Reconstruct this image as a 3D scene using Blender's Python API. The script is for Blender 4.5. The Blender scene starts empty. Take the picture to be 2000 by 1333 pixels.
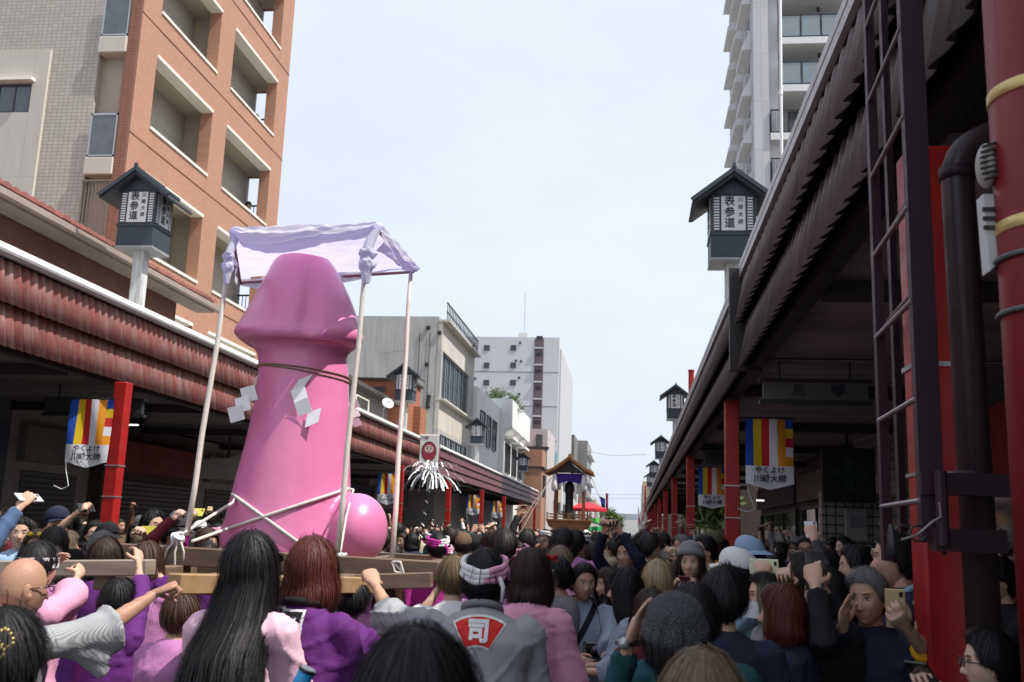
import bpy, bmesh, math, random
import numpy as np
from mathutils import Vector, Matrix, noise
from mathutils.bvhtree import BVHTree
R = math.radians
rnd = random.Random(7)
nr = np.random.RandomState(7)
sc = bpy.context.scene
COL = sc.collection
# ---------------- camera (35 mm, tilted up, a slight roll) ----------------
EYE = 1.72
yaw, pitch, roll = R(7.1450), R(10.7781), R(2.0)
fw = Vector((-math.sin(yaw)*math.cos(pitch), math.cos(yaw)*math.cos(pitch), math.sin(pitch)))
r0 = Vector((math.cos(yaw), math.sin(yaw), 0)); u0 = r0.cross(fw)
rt = r0*math.cos(roll) + u0*math.sin(roll); up = -r0*math.sin(roll) + u0*math.cos(roll)
cd = bpy.data.cameras.new('camera'); cam = bpy.data.objects.new('camera', cd); COL.objects.link(cam)
cd.sensor_width = 36; cd.lens = 1944/2000*36; cd.clip_start = 0.05; cd.clip_end = 3000
cam.matrix_world = Matrix(((rt.x, up.x, -fw.x, 0), (rt.y, up.y, -fw.y, 0), (rt.z, up.z, -fw.z, EYE), (0, 0, 0, 1)))
sc.camera = cam
cd.dof.use_dof = True; cd.dof.focus_distance = 7.5; cd.dof.aperture_fstop = 5.6
# ---------------- sky, sun, exposure ----------------
SUN_EL, SUN_AZ = R(58), R(-13)        # azimuth from +X towards +Y (street runs along +Y)
world = bpy.data.worlds.new('World'); sc.world = world; world.use_nodes = True
nt = world.node_tree; nt.nodes.clear()
sky = nt.nodes.new('ShaderNodeTexSky'); sky.sky_type = 'NISHITA'; sky.sun_disc = False
sky.sun_elevation = SUN_EL; sky.sun_rotation = R(90) - SUN_AZ
sky.air_density = 1.0; sky.dust_density = 4.2; sky.ozone_density = 1.3; sky.altitude = 0
bg = nt.nodes.new('ShaderNodeBackground'); bg.inputs[1].default_value = 0.105
wo = nt.nodes.new('ShaderNodeOutputWorld')
tc = nt.nodes.new('ShaderNodeTexCoord'); mp = nt.nodes.new('ShaderNodeMapping'); mp.inputs['Scale'].default_value = (1, 1, 2.4)
nz = nt.nodes.new('ShaderNodeTexNoise'); nz.inputs['Scale'].default_value = 2.3; nz.inputs['Detail'].default_value = 7; nz.inputs['Roughness'].default_value = .62
rp = nt.nodes.new('ShaderNodeValToRGB'); rp.color_ramp.elements[0].position = .40; rp.color_ramp.elements[1].position = .90
rp.color_ramp.elements[0].color = (.70, .70, .70, 1); rp.color_ramp.elements[1].color = (.86, .86, .86, 1)
mx = nt.nodes.new('ShaderNodeMix'); mx.data_type = 'RGBA'; mx.inputs[7].default_value = (8.2, 8.85, 10.2, 1)
nt.links.new(tc.outputs['Generated'], mp.inputs[0]); nt.links.new(mp.outputs[0], nz.inputs['Vector'])
nt.links.new(nz.outputs[0], rp.inputs[0]); nt.links.new(rp.outputs[0], mx.inputs[0])
nt.links.new(sky.outputs[0], mx.inputs[6]); nt.links.new(mx.outputs[2], bg.inputs[0]); nt.links.new(bg.outputs[0], wo.inputs[0])
sd = bpy.data.lights.new('sun', 'SUN'); sun = bpy.data.objects.new('sun', sd); COL.objects.link(sun)
sd.energy = 5.0; sd.angle = R(.53); sd.color = (1, .955, .89)
sdir = Vector((math.cos(SUN_EL)*math.cos(SUN_AZ), math.cos(SUN_EL)*math.sin(SUN_AZ), math.sin(SUN_EL)))
sun.rotation_euler = sdir.to_track_quat('Z', 'Y').to_euler()
vs = sc.view_settings; vs.view_transform = 'Standard'; vs.look = 'None'; vs.exposure = .27; vs.gamma = 1; vs.use_curve_mapping = False
sc.cycles.max_bounces = 6; sc.cycles.diffuse_bounces = 3; sc.cycles.glossy_bounces = 3; sc.cycles.transparent_max_bounces = 8

# ---------------- reading real places off the photograph's 2000x1333 pixels ----------------
def ray(x, y): return fw + rt*((x-1000)/1944) - up*((y-666.5)/1944)
def aY(x, y, Y):
    d = ray(x, y); t = Y/d.y; return Vector((d.x*t, Y, EYE+d.z*t))
def aX(x, y, X):
    d = ray(x, y); t = X/d.x; return Vector((X, d.y*t, EYE+d.z*t))
def pix(P):
    q = Vector(P)-Vector((0, 0, EYE)); d = q.dot(fw); return (1000+1944*q.dot(rt)/d, 666.5-1944*q.dot(up)/d)

# ---------------- materials ----------------
MATS = {}
def mat(name, col=(.5, .5, .5), rough=.6, var=.12, scale=3., bump=0., bscale=40., metal=0., spec=.5, streak=0., streakcol=None, emit=None, trans=0., kind=None, kp=(), coat=0., sheen=0., grain=0., wpos=False, rvar=0.):
    if name in MATS: return MATS[name]
    m = bpy.data.materials.new(name); MATS[name] = m; m.use_nodes = True
    n = m.node_tree; N = n.nodes; L = n.links; b = N['Principled BSDF']
    c = (*col, 1)
    b.inputs['Base Color'].default_value = c; b.inputs['Roughness'].default_value = rough; b.inputs['Metallic'].default_value = metal
    b.inputs['Specular IOR Level'].default_value = spec
    if coat: b.inputs['Coat Weight'].default_value = coat; b.inputs['Coat Roughness'].default_value = .12
    if sheen: b.inputs['Sheen Weight'].default_value = sheen
    if trans: b.inputs['Transmission Weight'].default_value = trans
    if emit: b.inputs['Emission Color'].default_value = (*emit[0], 1); b.inputs['Emission Strength'].default_value = emit[1]
    tc = N.new('ShaderNodeTexCoord'); OC = tc.outputs['Object']
    if wpos: OC = N.new('ShaderNodeNewGeometry').outputs['Position']
    def noise_(s, det=5, vec=None, rg=.6):
        t = N.new('ShaderNodeTexNoise'); t.inputs['Scale'].default_value = s; t.inputs['Detail'].default_value = det; t.inputs['Roughness'].default_value = rg
        L.new(vec or OC, t.inputs['Vector']); return t.outputs[0]
    def mapr(v, a, b_, c_, d_):
        t = N.new('ShaderNodeMapRange'); t.inputs[1].default_value = a; t.inputs[2].default_value = b_; t.inputs[3].default_value = c_; t.inputs[4].default_value = d_
        L.new(v, t.inputs[0]); return t.outputs[0]
    def mixc(f, A, B, mode='MIX'):
        t = N.new('ShaderNodeMix'); t.data_type = 'RGBA'; t.blend_type = mode
        for i, v in ((0, f), (6, A), (7, B)):
            if hasattr(v, 'is_linked') or hasattr(v, 'node'): L.new(v, t.inputs[i])
            else: t.inputs[i].default_value = v
        return t.outputs[2]
    def mapping(sx, sy, sz):
        t = N.new('ShaderNodeMapping'); t.inputs['Scale'].default_value = (sx, sy, sz); L.new(OC, t.inputs[0]); return t.outputs[0]
    cur = c; height = None
    if kind == 'stripe':           # kp: second colour, frequency, scale vector
        w = N.new('ShaderNodeTexWave'); w.inputs['Scale'].default_value = kp[1]; w.bands_direction = 'X'; w.inputs['Distortion'].default_value = .15; w.inputs['Detail'].default_value = 1
        L.new(mapping(*kp[2]), w.inputs['Vector']); cur = mixc(mapr(w.outputs['Fac'], .35, .65, 0, 1), cur, (*kp[0], 1))
    if kind == 'brick':            # kp: mortar colour, scale, brick w, row h, mortar size, axes map
        bt = N.new('ShaderNodeTexBrick'); bt.inputs['Scale'].default_value = kp[1]; bt.inputs['Brick Width'].default_value = kp[2]; bt.inputs['Row Height'].default_value = kp[3]
        bt.inputs['Mortar Size'].default_value = kp[4]; bt.inputs['Color1'].default_value = c; bt.inputs['Color2'].default_value = tuple(x*.86 for x in col)+(1,); bt.inputs['Mortar'].default_value = (*kp[0], 1); bt.offset = kp[6]
        sp = N.new('ShaderNodeSeparateXYZ'); cb = N.new('ShaderNodeCombineXYZ'); L.new(OC, sp.inputs[0])
        L.new(sp.outputs['XYZ'.index(kp[5][0])], cb.inputs[0]); L.new(sp.outputs['XYZ'.index(kp[5][1])], cb.inputs[1]); L.new(cb.outputs[0], bt.inputs['Vector'])
        cur = bt.outputs['Color']; height = mapr(bt.outputs['Fac'], 0, 1, 1, 0)
    if kind == 'wood':
        v = noise_(1.0, 6, mapping(*kp[1]), .65); cur = mixc(mapr(v, .35, .65, 0, 1), cur, (*kp[0], 1)); height = v
    if kind == 'knit':
        w = N.new('ShaderNodeTexVoronoi'); w.inputs['Scale'].default_value = kp[1]; L.new(OC, w.inputs['Vector'])
        cur = mixc(mapr(w.outputs['Distance'], .1, .5, 1, 0), cur, (*kp[0], 1)); height = mapr(w.outputs['Distance'], 0, .6, 1, 0)
    if var:
        v = noise_(scale, 6); cur = mixc(1.0, cur, mixc(mapr(v, .3, .7, 0, 1), (1-var, 1-var, 1-var, 1), (1+var*.5, 1+var*.5, 1+var*.5, 1)), 'MULTIPLY')
    if streak:
        v = noise_(1.0, 5, mapping(*( (6, 6, .5) if streak > 0 else (14, 14, 1.2))), .7)
        cur = mixc(mapr(v, .45, .72, 0, abs(streak)), cur, (*(streakcol or tuple(x*.45 for x in col)), 1))
    if rvar:
        oi = N.new('ShaderNodeObjectInfo'); cur = mixc(1.0, cur, mixc(oi.outputs['Random'], (1-rvar,)*3+(1,), (1+rvar*.6,)*3+(1,)), 'MULTIPLY')
    if grain:
        v = noise_(grain, 2); cur = mixc(1.0, cur, mixc(v, (.8, .8, .8, 1), (1.2, 1.2, 1.2, 1)), 'MULTIPLY')
    if hasattr(cur, 'node'): L.new(cur, b.inputs['Base Color'])
    if bump or height:
        bp = N.new('ShaderNodeBump'); bp.inputs['Strength'].default_value = bump or .3; bp.inputs['Distance'].default_value = .01
        hh = height
        if bump and height is None: hh = noise_(bscale, 4)
        L.new(hh, bp.inputs['Height']); L.new(bp.outputs[0], b.inputs['Normal'])
    if rough < .95 and var:
        v = noise_(scale*2.3, 4); L.new(mapr(v, .3, .7, max(0, rough-.07), min(1, rough+.09)), b.inputs['Roughness'])
    return m

# ---------------- object helpers ----------------
def link(o, parent=None):
    COL.objects.link(o)
    if parent is not None: o.parent = parent
    return o
def tag(o, label=None, cat=None, group=None, kind=None):
    if label: o['label'] = label
    if cat: o['category'] = cat
    if group: o['group'] = group
    if kind: o['kind'] = kind
    return o
def thing(name, label, cat, loc=(0, 0, 0), rz=0, group=None):
    o = bpy.data.objects.new(name, None); o.empty_display_size = .2; link(o)
    o.location = loc; o.rotation_euler = (0, 0, rz); return tag(o, label, cat, group)
def mk_mesh(name, V, F, mi=None, smooth=False):
    me = bpy.data.meshes.new(name); me.from_pydata([tuple(v) for v in V], [], F)
    if mi is not None: me.polygons.foreach_set('material_index', mi)
    if smooth: me.polygons.foreach_set('use_smooth', [True]*len(me.polygons))
    me.update(); return me
def mobj(name, me, mats, parent=None, off=None):
    for m in (mats if isinstance(mats, (list, tuple)) else [mats]):
        if len(me.materials) < len(mats if isinstance(mats, (list, tuple)) else [mats]): me.materials.append(m)
    o = bpy.data.objects.new(name, me); link(o, parent)
    if off is not None: o.location = off
    return o
def copy_tree(o, parent=None):
    c = o.copy(); COL.objects.link(c)
    if parent is not None: c.parent = parent
    for ch in list(o.children): copy_tree(ch, c)
    return c
class MB:
    """collects shapes; build() links them as one mesh. World coordinates; build subtracts the parent's place."""
    def __init__(s): s.V = []; s.F = []; s.M = []; s.m = 0
    def add(s, V, F):
        n = len(s.V); s.V += [tuple(v) for v in V]; s.F += [tuple(i+n for i in f) for f in F]; s.M += [s.m]*len(F); return s
    def hexa(s, P): return s.add(P, [(0, 3, 2, 1), (4, 5, 6, 7), (0, 1, 5, 4), (1, 2, 6, 5), (2, 3, 7, 6), (3, 0, 4, 7)])
    def box(s, x0, x1, y0, y1, z0, z1):
        return s.hexa([(x0, y0, z0), (x1, y0, z0), (x1, y1, z0), (x0, y1, z0), (x0, y0, z1), (x1, y0, z1), (x1, y1, z1), (x0, y1, z1)])
    def bar(s, a, b, w, h=None, upv=(0, 0, 1)):
        a = Vector(a); b = Vector(b); h = h or w; d = (b-a).normalized(); u = Vector(upv)
        if abs(d.dot(u)) > .98: u = Vector((0, 1, 0))
        sx = d.cross(u).normalized(); sz = sx.cross(d).normalized()
        P = [q + sx*i*w/2 + sz*j*h/2 for q in (a, b) for i, j in ((-1, -1), (1, -1), (1, 1), (-1, 1))]
        return s.hexa(P)
    def tube(s, pts, r, n=8, cap=True):
        pts = [Vector(p) for p in pts]; rs = r if isinstance(r, (list, tuple)) else [r]*len(pts)
        V = []; F = []; pu = None
        for i, p in enumerate(pts):
            d = (pts[min(i+1, len(pts)-1)] - pts[max(i-1, 0)]).normalized()
            if pu is None: pu = Vector((0, 0, 1)) if abs(d.z) < .9 else Vector((0, 1, 0))
            sx = d.cross(pu).normalized(); pu = sx.cross(d).normalized()
            V += [p + (sx*math.cos(2*math.pi*k/n) + pu*math.sin(2*math.pi*k/n))*rs[i] for k in range(n)]
        for i in range(len(pts)-1):
            for k in range(n): a = i*n+k; b = i*n+(k+1) % n; F.append((a, b, b+n, a+n))
        if cap: F.append(tuple(range(n-1, -1, -1))); F.append(tuple((len(pts)-1)*n+k for k in range(n)))
        return s.add(V, F)
    def lathe(s, prof, c, n=16):
        V = []; F = []
        for (r, z) in prof: V += [(c[0]+r*math.cos(2*math.pi*k/n), c[1]+r*math.sin(2*math.pi*k/n), c[2]+z) for k in range(n)]
        for i in range(len(prof)-1):
            for k in range(n): a = i*n+k; b = i*n+(k+1) % n; F.append((a, b, b+n, a+n))
        F.append(tuple(range(n-1, -1, -1))); F.append(tuple((len(prof)-1)*n+k for k in range(n)))
        return s.add(V, F)
    def ball(s, c, r, nu=12, nv=8):
        rx, ry, rz = r if isinstance(r, (tuple, list)) else (r, r, r); V = [(c[0], c[1], c[2]-rz)]; F = []
        for j in range(1, nv):
            t = -math.pi/2+math.pi*j/nv
            V += [(c[0]+rx*math.cos(t)*math.cos(2*math.pi*k/nu), c[1]+ry*math.cos(t)*math.sin(2*math.pi*k/nu), c[2]+rz*math.sin(t)) for k in range(nu)]
        V.append((c[0], c[1], c[2]+rz)); e = len(V)-1
        for k in range(nu): F.append((0, 1+(k+1) % nu, 1+k)); F.append((e, e-nu+k, e-nu+(k+1) % nu))
        for j in range(nv-2):
            for k in range(nu): a = 1+j*nu+k; b = 1+j*nu+(k+1) % nu; F.append((a, b, b+nu, a+nu))
        return s.add(V, F)
    def grid(s, fn, nu, nv, closed=False):
        V = [fn(i/(nu-1 if not closed else nu), j/(nv-1)) for j in range(nv) for i in range(nu)]
        F = [(j*nu+i, j*nu+(i+1) % nu, (j+1)*nu+(i+1) % nu, (j+1)*nu+i) for j in range(nv-1) for i in range(nu if closed else nu-1)]
        return s.add(V, F)
    def prism(s, poly, a, b, axis='x'):
        """poly in the two other axes, extruded from a to b"""
        n = len(poly)
        def pt(p, t): return {'x': (t, p[0], p[1]), 'y': (p[0], t, p[1]), 'z': (p[0], p[1], t)}[axis]
        V = [pt(p, a) for p in poly]+[pt(p, b) for p in poly]
        return s.add(V, [tuple(range(n-1, -1, -1)), tuple(range(n, 2*n))]+[(i, (i+1) % n, n+(i+1) % n, n+i) for i in range(n)])
    def build(s, name, mats, parent=None, smooth=False, local=False, bevel=0):
        V = s.V
        if parent is not None and not local:
            pm = parent.matrix_basis.copy()
            if parent.parent is not None: pm = parent.parent.matrix_basis @ pm
            mi = pm.inverted(); V = [mi @ Vector(v) for v in V]
        me = mk_mesh(name, V, s.F, s.M, smooth)
        if bevel:
            bm = bmesh.new(); bm.from_mesh(me); bmesh.ops.bevel(bm, geom=list(bm.edges), offset=bevel, segments=1, affect='EDGES'); bm.to_mesh(me); bm.free()
        return mobj(name, me, mats, parent)
def struct(name, mb, m, label=None, **k):
    return tag(mb.build(name, m, **k), label, None, None, 'structure')
# evaluate modifiers / text in a scratch scene so the main scene is never re-evaluated
TMP = bpy.data.scenes.new('scratch')
def evaluate(o):
    TMP.collection.objects.link(o); vl = TMP.view_layers[0]; vl.update(); dg = vl.depsgraph
    me = bpy.data.meshes.new_from_object(o.evaluated_get(dg), depsgraph=dg); TMP.collection.objects.unlink(o); bpy.data.objects.remove(o); return me
def text_mesh(s, size=1., extrude=.0, width=None, bold=0.):
    cu = bpy.data.curves.new('txt', 'FONT'); cu.body = s; cu.size = size; cu.align_x = 'CENTER'; cu.align_y = 'CENTER'; cu.extrude = extrude; cu.offset = bold; cu.resolution_u = 3
    me = evaluate(bpy.data.objects.new('txt', cu)); bpy.data.curves.remove(cu); return me
def text_on(s, size, M, m, name='lettering', parent=None, ext=.003, sx=1., bold=0.):
    """text standing on the plane of matrix M (x right, y up, z out), in the parent's coordinates"""
    me = text_mesh(s, size, ext, bold=bold)
    me.transform(Matrix.Diagonal((sx, 1, 1, 1))); me.transform(M); me.name = name
    me.materials.clear(); return mobj(name, me, [m], parent)
def face_frame(c, x, y):
    x = Vector(x).normalized(); y = Vector(y).normalized(); z = x.cross(y)
    return Matrix(((x.x, y.x, z.x, c[0]), (x.y, y.y, z.y, c[1]), (x.z, y.z, z.z, c[2]), (0, 0, 0, 1)))
# ================= ground =================
m_asph = mat('asphalt', (.055, .054, .052), .9, .25, 1.5, .5, 120)
m_pave = mat('paving', (.20, .19, .18), .85, .2, 2., .2, 60, kind='brick', kp=((.10, .10, .10), 1., .4, .4, .012, 'XY', .5))
g = MB().grid(lambda u, v: (-400+800*u, -60+900*v, -.01), 3, 3); struct('ground', g, mat('ground_dirt', (.14, .13, .12), .95, .2, .3))
g = MB().box(-7.2, 1.1, -30, 400, -.12, 0.); struct('road', g, m_asph)
g = MB().box(-12.0, -7.35, -30, 400, -.1, .12); struct('pavement', g, m_pave)
g = MB().box(1.25, 4.6, -30, 400, -.1, .12); struct('pavement', g, m_pave)
for x0, x1 in ((-7.35, -7.2), (1.1, 1.25)):
    g = MB().box(x0, x1, -30, 400, -.1, .13); struct('kerb', g, mat('kerb_stone', (.33, .32, .31), .8))
for x in (-6.9, .8):
    g = MB().box(x-.07, x+.07, -30, 400, .001, .005); struct('road_edge_line', g, mat('road_paint', (.75, .75, .72), .7, .2, 8))
# ================= shared building materials =================
m_white = mat('white_render', (.74, .74, .71), .75, .08, .6, .1, 30, streak=.3, streakcol=(.45, .44, .41))
m_tile_or = mat('orange_tile', (.45, .235, .155), .62, .07, .5, .35, kind='brick', kp=((.33, .165, .11), 1., .09, .055, .0035, 'YZ', 0.))
m_tile_orx = mat('shaded_orange_tile', (.27, .115, .065), .62, .08, .5, .35, kind='brick', kp=((.15, .07, .045), 1., .12, .075, .007, 'XZ', 0.))  # same orange tile with its shade put into a browner colour; joints share it
m_cream_tile = mat('cream_tile', (.47, .44, .38), .6, .07, .5, .4, kind='brick', kp=((.30, .28, .24), 1., .13, .09, .010, 'XZ', 0.))
m_cream = mat('cream_plaster', (.52, .49, .43), .8, .07, .4, .1, 30, streak=.25, streakcol=(.36, .33, .29))
m_beige_in = mat('loggia_paint', (.42, .38, .29), .85, .08, .7)
m_trim = mat('pale_trim', (.80, .76, .66), .6, .06, 2)
m_glass = mat('window_glass', (.06, .075, .085), .06, .1, .5, spec=.9)
m_frame = mat('dark_frame', (.05, .05, .055), .45, .1)
m_alu = mat('aluminium', (.42, .43, .44), .35, .08, metal=.7)
m_conc = mat('old_concrete', (.42, .415, .395), .85, .14, .35, .25, 14, streak=.55, streakcol=(.22, .22, .215))
m_concb = mat('stained_cornice', (.56, .53, .47), .85, .14, .5, .2, 20, streak=.7, streakcol=(.25, .19, .14))
m_grey = mat('grey_panel', (.50, .51, .52), .7, .05, .1, 0, streak=.12)
m_black = mat('black_metal', (.02, .02, .022), .45, .1)
def window(parent, axis, plane, a0, a1, z0, z1, out, nm=1, depth=.09, fr=.05, fm=None, gm=None, nh=0):
    """frame with recessed pane and mullions; axis 'x': plane is x=plane, a along y; 'y': plane is y=plane, a along x; out=+-1 outward"""
    f = MB()
    def bx(m, p0, p1, b0, b1, c0, c1):
        p0, p1 = min(p0, p1), max(p0, p1)
        m.box(p0, p1, b0, b1, c0, c1) if axis == 'x' else m.box(b0, b1, p0, p1, c0, c1)
    bx(f, plane-.02*out, plane+depth*out, a0, a1, z0-fr, z0); bx(f, plane-.02*out, plane+depth*out, a0, a1, z1, z1+fr)
    bx(f, plane-.02*out, plane+depth*out, a0-fr, a0, z0-fr, z1+fr); bx(f, plane-.02*out, plane+depth*out, a1, a1+fr, z0-fr, z1+fr)
    for i in range(1, nm): a = a0+(a1-a0)*i/nm; bx(f, plane, plane+depth*.7*out, a-fr*.4, a+fr*.4, z0, z1)
    for i in range(1, nh+1): z = z0+(z1-z0)*i/(nh+1); bx(f, plane, plane+depth*.6*out, a0, a1, z-fr*.3, z+fr*.3)
    o = f.build('window', fm or m_frame, parent)
    p = MB(); bx(p, plane+.005*out, plane+depth*.3*out, a0, a1, z0, z1); q = p.build('pane', gm or m_glass, None)
    q.parent = o; q.location = -Vector(parent.matrix_basis.translation)
    return o
# ================= orange apartment block with loggias (left) =================
B = thing('apartment_building', 'orange tiled apartment block with open loggias and pale trims, upper left', 'building', (-12, 21.1, 0))
FX = -12.0; ys = [(21.1, 22.0), (25.4, 26.4), (30.0, 31.0)]; rows = [5.0, 8.1, 11.2, 14.3, 17.4, 20.5]
for a, b in ys: MB().box(FX-.35, FX, a, b, 0, 24).build('facade_column', m_tile_or, B)
for (a, b) in ((22.0, 25.4), (26.4, 30.0)):
    lo = 0
    for zb in rows:
        MB().box(FX-.33, FX-.003, a, b, lo, zb).build('spandrel_wall', m_tile_or, B); lo = zb+1.98
    MB().box(FX-.33, FX-.003, a, b, lo, 24).build('spandrel_wall', m_tile_or, B)
    for zb in rows:
        MB().box(FX-.36, FX+.035, a+.002, b-.002, zb, zb+.07).build('sill_trim', m_trim, B)
        MB().box(FX-.34, FX+.03, a+.002, b-.002, zb+1.90, zb+1.98).build('lintel_trim', m_trim, B)
for zb in rows:
    MB().box(FX-.01, FX+.012, 21.1, 31.0, zb-.46, zb-.43).build('joint_band', m_tile_orx, B)
    MB().box(-16.0, FX-.35, 21.35, 30.8, zb-1.1, zb-.85).build('floor_slab', m_beige_in, B)
MB().box(-14.3, -14.1, 21.3, 30.8, 0, 24).build('rear_wall', m_beige_in, B)
MB().box(-14.1, FX-.35, 25.8, 26.0, 0, 24).build('partition_wall', m_beige_in, B)
MB().box(-14.1, FX-.35, 21.32, 21.5, 0, 24).build('partition_wall', m_beige_in, B)
e = MB(); lo = 0
for zb in rows: e.box(-13.1, FX-.35, 30.8, 31, lo, zb-.1); lo = zb+2.0
e.box(-13.1, FX-.35, 30.8, 31, lo, 24); e.build('end_wall', m_tile_orx, B)
MB().box(-14.6, -13.1, 30.7, 31.003, 0, 24).build('end_wall', m_conc, B)
MB().box(-12.26, FX-.003, 21.0, 21.32, 0, 24).build('corner_pier', m_tile_orx, B)
for zb in rows[1:]:     # slim railings and doors inside the far loggia
    r = MB()
    for i in range(6): r.box(-13.05+.12*i, -13.03+.12*i, 30.84, 30.86, zb-.1, zb+.95)
    r.box(-13.1, -12.35, 30.83, 30.87, zb+.95, zb+1.0); r.build('railing', m_black, B)
    window(B, 'x', -14.1, 23.0, 24.6, zb-.8, zb+1.2, 1, 2)
    MB().box(-13.6, -13.0, 22.6, 23.6, zb+1.93, zb+1.98).build('ceiling_hatch', mat('hatch_grey', (.30, .29, .27), .7), B)
MB().tube([(-13.2, 22.9, 13.1), (-13.2, 22.9, 10.4)], .02, 6).build('drain_pipe', m_trim, B)
MB().box(-22, -12.5, 21.9, 31, 23.9, 24.2).build('roof', m_conc, B)
# ================= cream building part facing the camera =================
B = thing('cream_building', 'cream tiled building with small glazed balconies at the left edge', 'building', (-16, 21.2, 0))
MB().box(-30, -13.0, 21.1, 30.5, 0, 24).build('tiled_wall', m_cream_tile, B)
MB().box(-30, -14.23, 21.02, 21.1, 0, 9.6).build('plaster_panel', m_cream, B)
w0 = MB(); w0.box(-30, -15.5, 21.02, 21.1, 9.604, 12.87); w0.box(-14.6, -14.23, 21.02, 21.1, 9.604, 12.87); w0.box(-15.496, -14.604, 21.022, 21.1, 9.604, 11.25); w0.box(-15.496, -14.604, 21.022, 21.1, 12.0, 12.87)
w0.build('plaster_panel', m_cream, B)
window(B, 'y', 21.09, -15.45, -14.65, 11.3, 11.96, -1, 2, .04)
MB().box(-15.6, -14.53, 20.86, 21.02, 12.03, 12.1).build('window_hood', m_trim, B)
MB().box(-13.0, -12.26, 21.9, 22.1, 0, 24).build('recess_wall', m_cream, B)
for zb in (9.63+3.1*i for i in range(-1, 5)):
    bs = MB().box(-12.98, -12.26, 20.95, 21.9, zb, zb+.42).build('balcony_base', m_cream, B, bevel=.02)
    bl = MB(); bl.box(-12.96, -12.28, 21.0, 21.03, zb+.46, zb+.5); bl.box(-12.96, -12.28, 21.0, 21.03, zb+1.5, zb+1.55)
    bl.box(-12.96, -12.92, 21.0, 21.03, zb+.42, zb+1.55); bl.box(-12.32, -12.28, 21.0, 21.03, zb+.42, zb+1.55); bl.build('balcony_frame', m_alu, B)
    MB().box(-12.92, -12.32, 21.01, 21.02, zb+.5, zb+1.5).build('balcony_glass', mat('smoked_glass', (.10, .12, .12), .12, .3, 3, spec=.8), B)
gr = MB()
for i in range(9): gr.box(-12.97+.085*i, -12.95+.085*i, 20.98, 21.0, 6.9, 9.5)
gr.box(-13.0, -12.26, 20.97, 21.01, 8.0, 8.04); gr.box(-13, -12.26, 20.97, 21.01, 9.46, 9.5); gr.build('bar_grille', mat('grille_brown', (.18, .15, .12), .6), B)
# ================= tile roofed shop house over the left arcade =================
B = thing('tiled_roof_house', 'low brown-walled shop house with red pantile eave above the left arcade', 'building', (-10, 17, 0))
MB().box(-13.9, -10.0, 3, 20.3, 5.0, 6.55).build('wall', mat('brown_boards', (.16, .065, .045), .7, .2, 3, .3, 20, streak=.4), B)
MB().prism([(-9.55, 6.52), (-9.55, 6.62), (-9.75, 6.72), (-13.8, 8.4), (-13.8, 8.2), (-10, 6.52)], 3, 21.2, 'y').build('roof', mat('roof_underlay', (.30, .14, .11), .8, .2), B)
MB().box(-9.95, -9.52, 3, 21.2, 6.36, 6.515).build('eave_board', mat('eave_cream', (.30, .25, .20), .8, .15, 2, streak=.4), B)
MB().box(-9.5, -9.38, 3, 21.25, 6.40, 6.50).build('gutter', mat('gutter_beige', (.32, .26, .22), .6), B)
pt = MB(); pt.grid(lambda u, v: (-.0-.9*v, -.115+.23*u, .035*math.sin(math.pi*u)+.39*v), 6, 2)
pt.grid(lambda u, v: (.012, -.115+.23*u, (.035*math.sin(math.pi*u)+.012)*v-.04*(1-v)), 6, 2)
pm = pt.build('roof_tile', mat('pantile_red', (.34, .13, .10), .55, .2, 6, .1, wpos=True, rvar=.35), B, smooth=True, local=True)
pm.location = (.5, 3.1-17, 6.62)
for i in range(1, 78):
    o = pm.copy(); COL.objects.link(o); o.location = (.5, 3.1-17+.234*i, 6.62+rnd.uniform(-.006, .006))
# ================= arcades =================
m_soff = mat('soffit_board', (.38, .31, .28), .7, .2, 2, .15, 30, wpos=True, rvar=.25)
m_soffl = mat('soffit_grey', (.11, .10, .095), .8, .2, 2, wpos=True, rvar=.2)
m_fasc = mat('fascia_dark', (.028, .022, .022), .55, .2, 2)
m_red = mat('vermilion_paint', (.40, .010, .009), .42, .22, 5, .12, 14, streak=-.35, streakcol=(.16, .02, .02))
m_flash = mat('white_flashing', (.80, .81, .80), .45, .08, 2, streak=.2)
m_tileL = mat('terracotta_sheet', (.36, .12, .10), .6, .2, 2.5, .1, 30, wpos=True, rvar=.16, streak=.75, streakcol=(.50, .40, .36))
m_tileR = mat('shade_darkened_sheet', (.105, .090, .086), .42, .18, 2.5, .1, 30, wpos=True, rvar=.2, streak=.4, streakcol=(.22, .17, .16))  # right-hand sheets: their shade is put into a darker, greyer base colour
def tile_mesh(h, w=.2, amp=.034, s=1, lean=.11):
    V = []; F = []; nu = 9
    for layer in (0, 1):
        for v in (0, 1):
            for i in range(nu):
                u = i/(nu-1); c = amp*(.5-.5*math.cos(2*math.pi*u)); c = c*1.25 if c > amp*.5 else c
                x = s*(c + lean*(1-v)) - s*layer*.012
                V.append((x, w*(u-.5)*1.0, -h*(1-v) - (1-v)*.75*amp*(.5-.5*math.cos(2*math.pi*u))))
    for i in range(nu-1):
        a = (i, i+1, i+1+nu, i+nu); F.append(a if s > 0 else a[::-1]); b = tuple(q+2*nu for q in a); F.append(b[::-1] if s > 0 else b)
        e = (i, i+2*nu, i+1+2*nu, i+1); F.append(e if s > 0 else e[::-1])
    return mk_mesh('roof_tile', V, F, smooth=True)
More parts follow.
